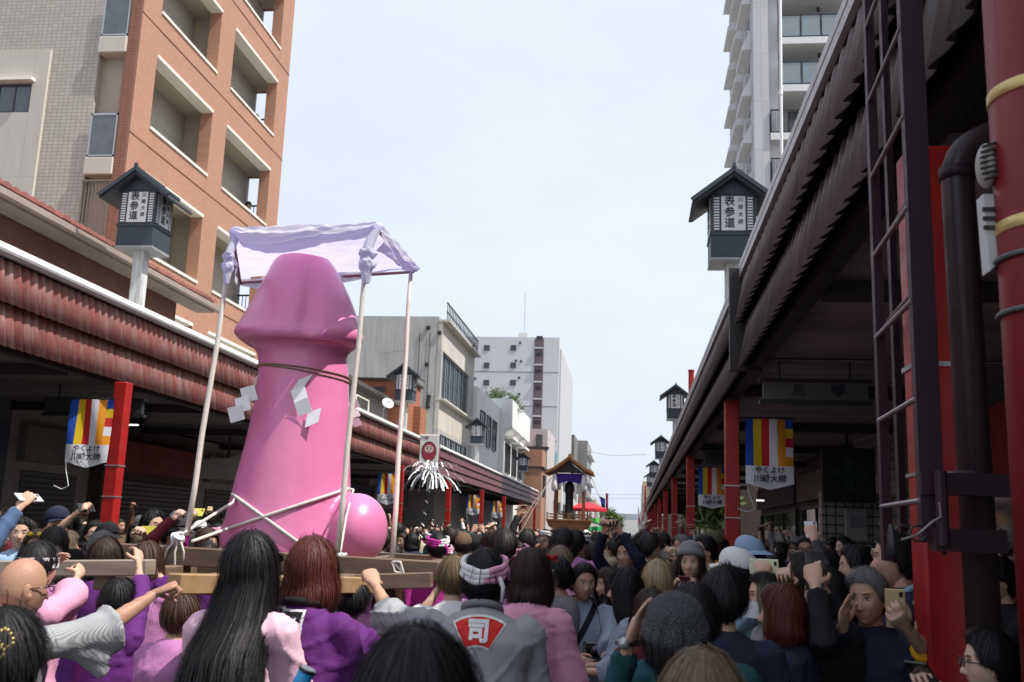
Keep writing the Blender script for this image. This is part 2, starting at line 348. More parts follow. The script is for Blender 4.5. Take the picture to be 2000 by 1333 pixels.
def arcade(nm, label, s, xe, xb, y0, y1, ztop, m_tile, m_s, posts, px, y_ind, plank_to, cat='canopy', style='tile', gutter=True, zlow=3.85):
    """s=+1: street lies towards +x (left arcade)"""
    A = thing(nm, label, cat, (xe, y0, 0)); L = y1-y0
    xi = xe-s*.25
    MB().box(min(xi, xb), max(xi, xb), y0, y1, ztop-.02, ztop+.06).build('canopy_roof', m_conc, A)
    MB().box(min(xe-s*.10, xi-s*.0), max(xe-s*.10, xi), y0, y1, 3.74, ztop-.02).build('fascia_beam', m_fasc, A)
    f = MB(); f.box(min(xe-s*.26, xe+s*.05), max(xe-s*.26, xe+s*.05), y0, y1, ztop+.06, ztop+.13)
    f.box(min(xe+s*.0, xe+s*.045), max(xe+s*.0, xe+s*.045), y0, y1, ztop-.03, ztop+.06)
    f.build('ridge_flashing', m_flash if gutter else mat('edge_flashing', (.40, .39, .38), .4, .1), A)
    if gutter:
        MB().tube([(xe+s*.10, y0, ztop+.02), (xe+s*.10, y1, ztop+.02)], .045, 8).build('gutter_pipe', m_flash, A)
        MB().box(min(xe-s*.9, xe-s*.75), max(xe-s*.9, xe-s*.75), y0, y1, ztop+.1, ztop+.27).build('roof_kerb', m_flash, A)
    rowsz = [(ztop-.05, .0), (ztop-.05-.53, .035)]; h = .54
    if style == 'tile':
        tp_ = .18 if s > 0 else .25; n = int(L/tp_); near = [i for i in range(n) if y0+tp_*i < y_ind]; far = [i for i in range(n) if i not in set(near)]
        tm = tile_mesh(h, tp_, .042 if s > 0 else .055, s); tm.materials.append(m_tile)
        for zt, dx in rowsz:
            for i in near:
                o = bpy.data.objects.new('roof_tile', tm); link(o, A); o.location = (-s*.06+s*(.0 if dx == 0 else -.035), tp_*i+.1, zt)
            fm = MB(); tv = [v.co.copy() for v in tm.vertices]; tf = [tuple(p.vertices) for p in tm.polygons]
            for i in far: fm.add([(v.x+xe-s*.06+s*(.0 if dx == 0 else -.035), v.y+y0+tp_*i+.1, v.z+zt) for v in tv], tf)
            if far: tag(fm.build('roof_tiles', m_tile, A, smooth=True), kind='stuff')
    else:
        zs = ztop-.05
        for k in range(3):
            MB().prism([(xe+s*(.03+.02*k), zs-.35*k), (xe+s*(.12+.02*k), zs-.35*k-.335), (xe-s*.05, zs-.35*k-.335), (xe-s*.05, zs-.35*k)], y0, y1, 'y').build('cladding_band', m_tile, A)
    # ceiling boards
    nb = int((min(plank_to, y1)-y0)/.3); bw = abs(xb-xi)
    pm = MB().box(-.5, .5, 0, .292, 0, .02); me = mk_mesh('soffit_board', pm.V, pm.F); me.transform(Matrix.Diagonal((bw, 1, 1, 1))); me.materials.append(m_s)
    for i in range(nb):
        o = bpy.data.objects.new('soffit_board', me); link(o, A); o.location = ((xi+xb)/2-xe, .3*i, 3.86+rnd.uniform(0, .006))
    MB().box(min(xi, xb), max(xi, xb), y0, y1, 3.90, 4.0).build('ceiling_panel', m_s, A)
    for i in range(int(L/4.65)):
        y = y0+4.65*i+2.05
        MB().box(min(xi, xb), max(xi, xb), y-.06, y+.06, 3.70, 3.855).build('cross_beam', m_fasc, A)
    for y in posts:
        p = MB().box(px-.1, px+.1, y-.1, y+.1, .12, 3.70 if y > 4.5 or s > 0 else 3.42).build('post', m_red, A, bevel=.012)
        c = MB().box(px-.13, px+.13, y-.13, y+.13, .12, .5).build('post_base', m_black, A)
        st = MB(); st.box(px-.108, px+.108, y-.108, y+.108, 2.45, 2.47); st.box(px-.108, px+.108, y-.108, y+.108, 2.0, 2.015); st.build('strap', m_alu, A)
    return A
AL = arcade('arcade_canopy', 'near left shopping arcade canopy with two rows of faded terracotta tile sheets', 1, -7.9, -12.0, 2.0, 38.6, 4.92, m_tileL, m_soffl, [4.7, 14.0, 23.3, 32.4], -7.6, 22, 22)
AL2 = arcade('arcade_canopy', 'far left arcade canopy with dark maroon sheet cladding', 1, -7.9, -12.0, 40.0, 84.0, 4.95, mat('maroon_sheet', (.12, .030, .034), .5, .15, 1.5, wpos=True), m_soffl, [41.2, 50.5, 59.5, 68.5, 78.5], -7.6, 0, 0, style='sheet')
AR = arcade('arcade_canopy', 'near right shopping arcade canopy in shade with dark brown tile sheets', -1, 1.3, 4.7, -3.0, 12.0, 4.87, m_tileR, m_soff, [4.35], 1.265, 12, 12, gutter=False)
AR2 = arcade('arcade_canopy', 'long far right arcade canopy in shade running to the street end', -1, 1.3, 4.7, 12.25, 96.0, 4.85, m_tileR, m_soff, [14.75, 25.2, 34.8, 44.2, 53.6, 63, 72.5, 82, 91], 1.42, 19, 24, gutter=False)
MB().box(1.14, 1.42, 12.0, 12.12, 3.70, 4.96).build('end_plate', m_fasc, AR)
# ================= shop fronts under the arcades =================
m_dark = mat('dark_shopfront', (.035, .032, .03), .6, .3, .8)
m_shut = mat('shutter_steel', (.11, .105, .10), .5, .1, 1)
def shutter(p, axis, plane, a0, a1, z0, z1, out, m=None):
    f = MB(); n = int((z1-z0)/.11)
    for i in range(n):
        z = z0+i*.11
        if axis == 'x': f.prism([(plane, z), (plane+.035*out, z+.03), (plane+.035*out, z+.08), (plane, z+.105)], a0, a1, 'y')
        else: f.prism([(plane, z), (plane+.035*out, z+.03), (plane+.035*out, z+.08), (plane, z+.105)], a0, a1, 'x')
    return f.build('roller_shutter', m or m_shut, p)
k = 0; y = -3.0; descL = ['shuttered', 'glazed', 'dark boarded', 'signed', 'curtained', 'pale fronted', 'narrow', 'wide']
def shop(s, xf, y0, y1, label, kind):
    S = thing('shop', label, 'shop', (xf, y0, 0)); xb = xf-s*4
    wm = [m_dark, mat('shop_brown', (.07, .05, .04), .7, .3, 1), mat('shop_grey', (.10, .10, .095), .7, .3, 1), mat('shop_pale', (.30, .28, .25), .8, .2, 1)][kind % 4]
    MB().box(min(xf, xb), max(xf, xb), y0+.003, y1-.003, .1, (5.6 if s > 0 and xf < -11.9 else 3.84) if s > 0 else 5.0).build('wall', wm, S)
    L = y1-y0
    if s < 0:
        MB().box(xf+.9, xf+5, y0+.003, y1-.003, 5.1, 11.4).build('unseen_upper_floor', [mat('upper_grey', (.32, .31, .30), .8), mat('upper_tan', (.36, .30, .24), .8), mat('upper_white', (.5, .49, .47), .8)][kind % 3], S)  # unseen storeys added to block sky light and deepen the right-hand shade
        for f_ in (5.9, 8.8): window(S, 'x', xf+.9, y0+L*.2, y1-L*.2, f_, f_+1.5, s, 4, .08)
    MB().box(min(xf, xf+s*.18), max(xf, xf+s*.18), y0+.3, y1-.3, 2.75, 3.45).build('shop_sign', [mat('sign_dull', (.16, .15, .13), .6, .3, 3), mat('sign_red', (.20, .03, .03), .6, .3, 3), mat('sign_navy', (.04, .05, .09), .6, .3, 3)][kind % 3], S)
    if kind % 2: shutter(S, 'x', xf+s*.003, y0+.5, y1-.5, .15, 2.6, s)
    else: window(S, 'x', xf, y0+.6, y1-.6, .5, 2.55, s, 3, .1)
    return S
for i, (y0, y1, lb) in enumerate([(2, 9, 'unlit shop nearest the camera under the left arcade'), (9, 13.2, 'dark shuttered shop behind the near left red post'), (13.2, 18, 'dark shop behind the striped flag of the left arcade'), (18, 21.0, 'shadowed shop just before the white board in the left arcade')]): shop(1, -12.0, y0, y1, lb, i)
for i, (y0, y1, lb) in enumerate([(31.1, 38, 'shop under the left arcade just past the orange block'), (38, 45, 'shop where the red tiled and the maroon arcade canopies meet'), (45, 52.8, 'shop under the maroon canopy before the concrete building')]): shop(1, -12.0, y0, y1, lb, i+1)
for i, (y0, y1, lb) in enumerate([(21.05, 26, 'dark low shop set into the foot of the orange block'), (26, 31.0, 'dark shop at the far foot of the orange block')]): shop(1, -11.7, y0, y1, lb, 2*i+1)  # fronts added over the orange wall to stand in for the arcade's deep shade
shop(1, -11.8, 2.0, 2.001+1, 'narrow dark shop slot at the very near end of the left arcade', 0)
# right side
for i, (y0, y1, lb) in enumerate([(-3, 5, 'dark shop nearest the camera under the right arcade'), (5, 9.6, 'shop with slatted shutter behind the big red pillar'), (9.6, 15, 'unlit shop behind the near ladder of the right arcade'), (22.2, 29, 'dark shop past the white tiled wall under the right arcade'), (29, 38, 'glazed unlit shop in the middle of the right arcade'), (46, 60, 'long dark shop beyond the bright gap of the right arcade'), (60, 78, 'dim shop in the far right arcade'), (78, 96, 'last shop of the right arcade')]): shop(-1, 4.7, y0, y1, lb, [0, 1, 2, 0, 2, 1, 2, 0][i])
S = thing('shop', 'shop with white square wall tiles and a meter box under the right arcade', 'shop', (4.7, 15, 0))
MB().box(4.7, 9, 15.003, 22.197, .1, 5.0).build('wall', mat('white_square_tile', (.36, .36, .33), .35, .1, 1, .5, kind='brick', kp=((.05, .05, .05), 1., .17, .17, .016, 'YZ', 0.)), S)
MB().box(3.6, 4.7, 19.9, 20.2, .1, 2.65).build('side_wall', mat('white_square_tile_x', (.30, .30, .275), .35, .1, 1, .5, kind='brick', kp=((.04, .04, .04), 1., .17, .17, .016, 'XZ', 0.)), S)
b_ = MB().box(4.0, 4.4, 19.72, 19.9, 1.75, 2.35).build('meter_box', mat('meter_box', (.30, .30, .29), .5), S, bevel=.015)
MB().box(4.08, 4.32, 19.70, 19.72, 2.0, 2.22).build('meter_window', m_glass, S)
G = thing('pharmacy_sign', 'dark hanging sign box with a green cross under the right arcade', 'sign', (4.0, 19.3, 3.2))
MB().box(3.5, 4.45, 19.2, 19.4, 2.45, 3.45).build('board', mat('sign_black_green', (.01, .014, .012), .6), G, bevel=.01)
c = MB(); c.box(3.9, 4.05, 19.185, 19.2, 2.65, 3.25); c.box(3.66, 3.9, 19.185, 19.2, 2.88, 3.03); c.box(4.05, 4.29, 19.185, 19.2, 2.88, 3.03); c.build('cross', mat('dull_green', (.008, .06, .03), .6), G)
MB().box(3.95, 4.0, 19.27, 19.33, 3.45, 3.86).build('bracket', m_black, G)
G = thing('shop_curtain', 'dull red shop curtain hanging behind the big red pillar', 'curtain', (4.4, 11.5, 2.9))
MB().grid(lambda u, v: (4.0+.04*math.sin(u*30), 11.2+1.7*u-.0, 2.45+.85*v), 40, 3).build('cloth', mat('curtain_red', (.22, .018, .02), .8), G, smooth=True)
MB().tube([(4.0, 11.1, 3.3), (4.0, 13, 3.3)], .02).build('rod', m_black, G)
MB().box(3.98, 4.45, 11.1, 11.14, 3.28, 3.34).build('bracket', m_black, G)
# white board hung in the left arcade
G = thing('hanging_signboard', 'pale stepped board hanging in the left arcade behind the pink sculpture', 'sign', (-10.2, 24, 3))
MB().prism([(-10.74, 2.73), (-8.9, 2.73), (-8.9, 3.45), (-9.7, 3.40), (-10.05, 3.25), (-10.74, 3.22)], 24, 24.12, 'y').build('board', mat('pale_board', (.50, .49, .44), .7, .08), G)
MB().box(-10.1, -10.06, 24.03, 24.09, 3.25, 3.87).build('hanger', m_black, G); MB().box(-9.2, -9.16, 24.03, 24.09, 3.42, 3.87).build('hanger', m_black, G)
m_tube = mat('tube_lamp', (.8, .82, .8), .4, 0, emit=((1, 1, .95), 1.1))
G = thing('tube_lamp', 'small lit tube lamp under the left arcade ceiling', 'lamp', (-9.9, 19, 3.8)); MB().box(-10.1, -9.88, 18.9, 18.95, 3.53, 3.56).build('tube', m_tube, G); MB().box(-10.25, -9.75, 18.88, 19.02, 3.56, 3.86).build('housing', m_black, G)
G = thing('tube_lamp', 'tiny lit lamp deep in the right arcade below the striped flag', 'lamp', (4.0, 27, 2.9)); MB().box(3.22, 3.42, 27, 27.04, 2.70, 2.74).build('tube', m_tube, G); MB().box(3.28, 3.32, 27, 27.06, 2.74, 3.87).build('housing', m_black, G)
# ================= middle distance, left =================
B = thing('slate_roof_house', 'small grey house with slate roof, aerial and railing above the left arcade', 'building', (-11, 32, 0))
MB().box(-16, -9.7, 31.2, 38.5, 5.0, 6.7).build('wall', mat('grey_plaster', (.30, .29, .27), .8, .12, .8, streak=.3), B)
MB().prism([(-9.25, 6.42), (-9.25, 6.56), (-12.6, 7.8), (-16, 6.6), (-16, 6.42)], 31.0, 38.8, 'y').build('roof', mat('slate', (.085, .075, .07), .6, .25, 6, .4, 25), B)
rl = MB(); rl.tube([(-9.0, 31.4, 5.1), (-9.0, 31.4, 5.9), (-9.0, 33.0, 5.9), (-9.0, 33.0, 5.1)], .03, 6); rl.build('railing', m_trim, B)
B = thing('brick_block', 'orange brick rooftop block just behind the second left lantern', 'building', (-10, 37, 0))
MB().box(-11.3, -9.0, 38.9, 41.2, 4.9, 7.5).build('wall', mat('orange_brick', (.42, .14, .07), .8, .15, 2, .3, kind='brick', kp=((.25, .12, .08), 1., .25, .09, .012, 'YZ', .5)), B)
MB().box(-11.4, -8.9, 38.8, 41.3, 7.5, 7.6).build('coping', m_fasc, B)
window(B, 'y', 38.9, -11.0, -10.0, 6.2, 7.2, -1, 2)
MB().box(-9.0, -8.7, 40.0, 41.2, 4.9, 6.6).build('chimney_block', mat('orange_brick', ()), B)
G = thing('satellite_dish', 'white satellite dish on the roof edge beside the second left lantern', 'dish', (-8.6, 33.4, 5.1))
MB().lathe([(.02, 0), (.16, .02), (.26, .06), (.31, .11), (.30, .12), (.15, .04), (.01, .03)], (0, 0, 0), 18).build('dish', mat('dish_grey', (.5, .5, .49), .6), G, smooth=True, local=True)
G.children[0].rotation_euler = (R(60), 0, R(35)); G.children[0].location = (.15, 0, .75); G.children[0].scale = (.7, .7, .7)
MB().tube([(-8.6, 33.5, 5.0), (-8.6, 33.5, 5.7), (-8.5, 33.4, 5.8)], .025).build('mast', m_alu, G)
MB().tube([(-8.45, 33.3, 5.85), (-8.25, 33.05, 5.95)], .012).build('arm', m_alu, G)
G = thing('tv_aerial', 'thin television aerial on a mast before the concrete wall', 'aerial', (-10.5, 36, 6.8))
MB().tube([aY(757, 735, 36), aY(757, 688, 36)], .02).build('mast', m_alu, G)
a, b = aY(742, 692, 36), aY(795, 683, 36); t = MB(); t.bar(a, b, .02)
for i in range(7): q = a.lerp(b, i/6); t.bar(q+Vector((.0, -.22+.02*i, .02)), q+Vector((0, .22-.02*i, -.02)), .012)
t.build('elements', m_alu, G)
B = thing('concrete_building', 'weathered grey concrete building with a long band of windows and roof railing', 'building', (-10.5, 53, 0))
MB().box(-24, -10.72, 52.9, 64.2, 0, 13.2).build('wall', m_conc, B)
for z0, z1 in ((0, 7.0), (7.0, 8.55), (11.35, 12.9)):
    MB().box(-10.73, -10.5, 52.88, 64.25, z0+.003, z1).build('spandrel', m_concb if z0 > 6 else m_conc, B)
MB().box(-10.73, -10.1, 52.86, 64.3, 12.9, 13.02).build('cornice', m_concb, B); MB().box(-10.73, -10.2, 52.86, 64.3, 8.55, 8.66).build('ledge', m_concb, B)
MB().box(-10.73, -10.5, 52.88, 53.3, 8.55, 11.35).build('pier', m_conc, B); MB().box(-10.73, -10.5, 62.3, 64.25, 8.55, 11.35).build('pier', m_conc, B)
for i in range(6): window(B, 'x', -10.71, 53.4+1.47*i, 54.75+1.47*i, 8.75, 11.25, 1, 2, .1, .06, mat('steel_frame', (.12, .14, .15), .5), nh=1)
for i in range(5): window(B, 'x', -10.5, 53.6+1.7*i, 55.0+1.7*i, 5.3, 6.7, 1, 2, .08)
r = MB()
for i in range(24): r.box(-10.32, -10.28, 53.0+.48*i, 53.03+.48*i, 13.0, 14.0)
r.box(-10.33, -10.27, 52.9, 64.2, 13.95, 14.02); r.box(-10.33, -10.27, 52.9, 64.2, 13.45, 13.5); r.build('railing', m_black, B)
for px_, py_ in ((836, 640), (833, 712), (858, 650)):
    q = aY(px_, py_, 52.8); MB().box(q.x-.1, q.x+.1, 52.8, 52.9, q.z-.1, q.z+.1).build('vent', m_black, B)
q = [aY(838, 772, 52.8), aY(835, 790, 52.8), aY(838, 797, 52.8)]; MB().tube(q, .11, 6).build('patch', m_fasc, B)
for px_ in (812, 832): a, b = aY(px_, 800, 52.86), aY(px_+8, 650, 52.86); MB().bar(a, b, .03).build('cable', m_fasc, B)
B = thing('white_building', 'white building with raking cornice, shadowed ledges and roof plants past the concrete one', 'building', (-10, 76, 0))
MB().box(-20, -10.25, 64.4, 90, 0, 11.0).build('wall', m_white, B)
MB().box(-13.6, -9.97, 76, 90, 0, 9.2).build('wall', m_white, B)
MB().prism([(-9.35, 9.6), (-9.35, 11.75), (-13.5, 11.75), (-13.5, 9.2), (-9.97, 9.2)], 76, 90, 'y').build('cornice', m_white, B)
for y0 in (77.2, 81.6, 86):
    MB().box(-9.97, -9.3, y0, y0+3.4, 8.75, 8.95).build('ledge', m_white, B); window(B, 'x', -9.97, y0+.3, y0+1.5, 6.2, 8.4, 1, 1, .12); window(B, 'x', -9.97, y0+1.9, y0+3.1, 6.2, 8.4, 1, 1, .12)
for y0 in (66, 69, 72): window(B, 'x', -10.25, y0, y0+1.8, 7.5, 9.6, 1, 2, .1)
m_leaf = mat('leaf_green', (.075, .13, .03), .6, .3, 4, rvar=.3)
def foliage(name, label, c, r, n, size, mats_=None, cat='plant', seed=1, parent=None, group=None):
    rr = random.Random(seed); V = []; F = []
    cl = [Vector((rr.gauss(0, .45)*r[0], rr.gauss(0, .45)*r[1], rr.gauss(0, .42)*r[2])) for _ in range(14)]
    for i in range(n):
        k = rr.choice(cl); p = k + Vector((rr.gauss(0, .24)*r[0], rr.gauss(0, .24)*r[1], rr.gauss(0, .24)*r[2]))
        a = Vector((rr.gauss(0, 1), rr.gauss(0, 1), rr.gauss(0, .7))).normalized()*size*rr.uniform(.6, 1.4); b = a.cross(Vector((rr.gauss(0, 1), rr.gauss(0, 1), rr.gauss(0, 1)))).normalized()*size*.45
        m = len(V); V += [p-a, p+b, p+a, p-b]; F.append((m, m+1, m+2, m+3))
    me = mk_mesh(name, V, F); o = mobj(name, me, mats_ or m_leaf, parent, Vector(c) if parent is None else Vector(c)-parent.location)
    if label: tag(o, label, cat, group)
    return o
for i, (x, y, lb) in enumerate([(965, 772, 'larger bright green shrub on the white building roof'), (1000, 790, 'small shrub at the roof edge of the white building')]):
    q = aY(x, y, 80); P = thing('rooftop_shrub', lb, 'shrub', (q.x, 80, 11.0)); foliage('foliage', None, (q.x, 80, q.z+.1), (1.2-.5*i, 1, .6), 900, .09, parent=P, seed=i+3)
    MB().tube([(q.x, 80, 10.9), (q.x, 80, q.z)], .05).build('stem', m_fasc, P)
B = thing('mauve_building', 'pale mauve building with a narrow window between the white and the tall block', 'building', (-11, 95, 0))
MB().box(-20, -8.15, 95, 104, 0, 11.4).build('wall', mat('mauve_render', (.47, .42, .42), .8, .08), B)
MB().box(-10.6, -8.0, 94.9, 95, 9.4, 9.7).build('ledge', m_fasc, B); window(B, 'y', 95, -9.2, -8.7, 8.6, 10.8, -1, 1)
B = thing('orange_shop_house', 'little orange-brown house beside the third left lantern', 'building', (-9.5, 92, 0))
MB().box(-12, -8.25, 91, 94.8, 0, 9.1).build('wall', mat('orange_render', (.36, .19, .12), .8, .1), B); MB().box(-12, -8.05, 90.9, 94.9, 7.4, 7.55).build('ledge', m_fasc, B); window(B, 'x', -8.25, 92, 94, 5, 6.8, 1, 2)
B = thing('tall_white_block', 'tall pale grey apartment block with a dark vertical strip of openings', 'building', (-20, 157, 0))
MB().box(-38, -11.98, 157, 190, 0, 32.5).build('wall', m_grey, B)
MB().box(-11.97, -11.72, 158.2, 190, 0, 30.8).build('balcony_stack', mat('grey_panel2', (.40, .41, .42), .7, .05), B)
st = MB().box(-15.95, -14.5, 156.9, 157, 13, 32.3).build('stair_strip', mat('mauve_dark', (.12, .085, .09), .6, .15), B)
for i in range(7): MB().box(-15.9, -14.55, 156.6, 156.9, 14.1+2.75*i, 14.3+2.75*i).build('landing', m_grey, B); MB().box(-15.7, -14.7, 156.86, 156.9, 15.7+2.75*i, 16.2+2.75*i).build('opening', m_black, B)
for px_ in (948, 1000):
    for i in range(5):
        q = aY(px_+3-.5*i, 680+34*i, 157); MB().box(q.x-.45, q.x+.45, 156.9, 157, q.z-.45, q.z+.45).build('window', m_frame, B)
for px_, py_ in ((925, 676), (928, 740), (1016, 670), (1008, 705), (1018, 706), (1014, 738), (925, 705), (1014, 770)):
    q = aY(px_, py_, 157); MB().box(q.x-.18, q.x+.18, 156.92, 157, q.z-.18, q.z+.18).build('vent', m_frame, B)
for i in range(7): MB().box(-38, -11.98, 156.97, 157, 13+2.75*i, 13.07+2.75*i).build('joint', m_frame, B) if i % 2 else None
MB().box(-19, -17.5, 160, 162, 32.5, 33.8).build('lift_hut', m_grey, B); MB().tube([(-18.2, 161, 33.5), (-18.2, 161, 41)], .05).build('mast', m_alu, B)
B = thing('dark_grey_building', 'dark grey stepped building right of the tall pale block', 'building', (-12, 180, 0))
MB().box(-24, -11.3, 192, 205, 0, 20.3).build('wall', mat('dark_grey_wall', (.15, .14, .14), .8, .2, .3), B); MB().box(-24, -9.4, 206, 230, 0, 20.5).build('wall', mat('mid_grey_wall', (.24, .235, .23), .8, .15, .3), B)
for i in range(5): MB().box(-9.4, -8.6, 206, 228, 6+2.9*i, 6.9+2.9*i).build('balcony', m_grey, B)
# far end of the street: many small houses on both sides
hm = [mat('far_wall_%s' % n, c, .8, .1, .3) for n, c in (('white', (.6, .6, .57)), ('beige', (.5, .46, .38)), ('grey', (.38, .38, .38)), ('tan', (.42, .33, .24)), ('blue', (.35, .4, .45)))]
words = ['white', 'beige', 'grey', 'tan', 'bluish']
def far_house(s, x, y0, y1, h, k, lb):
    B = thing('town_house', lb, 'building', (x, y0, 0)); xb = x+s*12
    MB().box(min(x, xb), max(x, xb), y0, y1, 0, h).build('wall', hm[k], B)
    w = MB(); nf = int(h/3)
    for f in range(nf):
        for j in range(2): yy = y0+(y1-y0)*(.15+.45*j); w.box(min(x, x-s*.1), max(x, x-s*.1), yy, yy+(y1-y0)*.28, 3*f+1, 3*f+2.3)
    w.build('windows', m_frame, B)
    MB().box(min(x-s*.7, x), max(x-s*.7, x), y0+.5, y1-.5, 2.9, 3.6).build('awning', hm[(k+2) % 5], B)
    MB().box(min(x-s*.9, x-s*.75), max(x-s*.9, x-s*.75), y0+1, y0+2.2, 4.2, 7.0).build('hanging_sign', [m_flash, m_red, mat('sign_teal', (.10, .30, .32), .6)][k % 3], B)
yy = 97; i = 0
while yy < 360:
    d = rnd.uniform(9, 15); h = rnd.choice([6.8, 8.5, 9.5, 11.5]) if yy < 160 else rnd.choice([6.5, 9, 12])
    far_house(1, 2.2+rnd.uniform(-.3, 1.0), yy, yy+d-.4, min(h, 7.5 if yy < 115 else 12), i % 5, '%s house right of the street beyond the arcade, %s' % (words[i % 5], ['first', 'second', 'third', 'fourth', 'fifth', 'sixth', 'seventh', 'eighth', 'ninth', 'tenth'][min(i//5, 9)]+' of its colour'))
    yy += d; i += 1
yy = 104.5; i = 0
while yy < 360:
    d = rnd.uniform(10, 16); h = rnd.choice([6.5, 8, 10])
    if not (156 < yy+d and yy < 231): far_house(-1, -8.6+rnd.uniform(-.6, .2), yy, yy+d-.4, h, (i+2) % 5, '%s low house left beyond the mauve building, %s' % (words[(i+2) % 5], ['nearest', 'second', 'third', 'fourth', 'fifth'][min(i//5, 4)]+' of its colour'))
    else: far_house(-1, -8.8, yy, yy+d-.4, 6.5, (i+2) % 5, '%s low shop in front of the tall block, %s' % (words[(i+2) % 5], ['nearest', 'farther', 'farthest'][min(i//5, 2)]))
    yy += d; i += 1
B = thing('footbridge', 'pale footbridge across the very end of the street', 'bridge', (-3, 365, 0)); MB().box(-12, 8, 364, 367, 7, 8.6).build('deck', hm[4], B); MB().box(-9, -8, 364, 367, 0, 7).build('pier', hm[2], B); MB().box(5, 6, 364, 367, 0, 7).build('pier', hm[2], B)
B = thing('end_house', 'pale building closing the far end of the street', 'building', (-3, 390, 0)); MB().box(-40, 34, 392, 410, 0, 9).build('wall', hm[0], B); MB().box(-40, 34, 391.8, 410.2, 9, 9.6).build('roof', hm[4], B)
for i, (x, y, Y, lb) in enumerate([(1192, 1018, 130, 'pale green street tree at the far left kerb'), (1204, 1022, 170, 'smaller yellow-green tree deeper down the street'), (1395, 1010, 44, 'green tree seen through the gap behind the right arcade')]):
    q = aY(x, y, Y); P = thing('street_tree', lb, 'tree', (q.x, Y, 0)); MB().tube([(q.x, Y, 0), (q.x+.05, Y, q.z*.6), (q.x-.1, Y, q.z)], [.16, .11, .05]).build('trunk', m_fasc, P)
    foliage('crown', None, (q.x, Y, q.z+.2), (1.1, 1.1, 1.2) if i < 2 else (.9, .8, .7), 2200, .16, parent=P, seed=20+i, mats_=mat('tree_leaf', (.12, .19, .05), .6, .3, 2))
# teal sign with two characters
G = thing('vertical_sign', 'teal and white vertical sign with two characters by the tall block', 'sign', (-8, 104, 6))
a, b = aY(1072, 882, 104), aY(1088, 918, 104); MB().box(a.x, b.x, 104, 104.3, b.z, a.z).build('board', mat('teal_board', (.22, .48, .50), .5), G)
for j, ch in enumerate('正田'): text_on(ch, .95, Matrix.Translation(-G.location) @ face_frame(((a.x+b.x)/2, 103.98, a.z-.55-.95*j), (1, 0, 0), (0, 0, 1)), mat('sign_white', (.8, .8, .78), .5), 'lettering', G)
# ================= right high-rise =================
B = thing('high_rise', 'tall pale high-rise with glass-fronted balconies behind the right arcade', 'building', (10, 57, 0))
m_hr = mat('highrise_panel', (.50, .50, .50), .6, .04, .3, kind='brick', kp=((.36, .36, .37), 1., .45, 3.02, .02, 'XZ', 0.)); m_hw = mat('highrise_white', (.66, .66, .65), .6, .05)
MB().box(6.85, 7.75, 56.5, 71, 0, 48).build('corner_wall', m_hr, B); MB().box(7.75, 8.4, 57.2, 71, 0, 48).build('step_wall', m_hw, B)
MB().box(8.4, 24, 58.6, 71, 0, 48).build('rear_wall', mat('highrise_beige', (.42, .40, .38), .7), B)
z0 = 31.20
for k_ in range(-9, 6):
    zt = z0+3.02*k_
    if zt < 3: continue
    low = k_ <= -2; x0 = 7.79 if low else 8.42
    MB().box(x0, 16, 56.4, 58.6, zt-.42, zt).build('balcony_slab', m_hw, B)
    MB().box(8.4, 16, 58.5, 58.62, zt, zt+.5).build('skirting', m_hw, B)
    window(B, 'y', 58.6, 9.2, 11.6, zt+.15, zt+2.2, -1, 2, .1); window(B, 'y', 58.6, 12.4, 15, zt+.15, zt+2.2, -1, 2, .1)
    fr = MB(); xs = [x0+.02+1.18*i for i in range(7)]
    if low:
        for i in range(60): fr.box(x0+.03+.13*i, x0+.05+.13*i, 56.42, 56.45, zt, zt+1.35)
        for i in range(14): fr.box(x0+.02, x0+.05, 56.45+.14*i, 56.47+.14*i, zt, zt+1.35)
    for x in xs: fr.box(x, x+.06, 56.41, 56.47, zt, zt+1.45)
    fr.box(x0, 16, 56.40, 56.48, zt+1.40, zt+1.47); fr.box(x0, 16, 56.41, 56.47, zt+.04, zt+.09); fr.build('balcony_rail', m_black, B)
    if not low:
        for x in xs: MB().box(x+.08, x+1.14, 56.43, 56.45, zt+.1, zt+1.39).build('balcony_glass', mat('bluish_glass', (.22, .27, .29), .15, .12, .6, spec=.7), B)
    MB().ball((10.9, 57.6, zt-.62), (.12, .12, .16), 8, 6).build('ceiling_lamp', m_black, B)
    for y_ in (57.6, 62, 66.4):
        MB().prism([(6.85, zt+1.2), (6.3, zt+.05), (6.3, zt-.12), (6.85, zt-.12)], y_, y_+3.4, 'y').build('side_balcony', m_hw, B)
        MB().box(6.82, 6.85, y_+.6, y_+2.6, zt+1.25, zt+2.3).build('side_window', m_glass, B)
MB().box(6.84, 24, 56.5, 71.2, 48, 48.5).build('roof', m_hw, B)
P = thing('white_pole', 'thin white pole standing in front of the high-rise', 'pole', (aY(1525, 300, 22).x, 22, 4.9)); a, b = aY(1525.5, 420, 22), aY(1523, -60, 22)
MB().tube([(a.x, 22, 4.9), (b.x, 22, b.z)], .035, 8).build('mast', m_flash, P); MB().tube([(aY(1525, 185, 22).x, 22, aY(1525, 186, 22).z), (aY(1525, 185, 22).x, 22, aY(1525, 178, 22).z)], .05, 8).build('joint_collar', m_flash, P)
P = thing('red_pole', 'short red pole rising above the right arcade beside a lantern', 'pole', (aY(1349, 760, 36).x, 36, 4.9)); a, b = aY(1350, 740, 36), aY(1350, 724, 36)
MB().tube([(a.x, 36, 4.9), (b.x, 36, b.z)], .1, 10).build('mast', m_red, P); MB().tube([(b.x, 36, b.z-.05), (b.x, 36, b.z+.02)], .115, 10).build('cap', m_red, P)
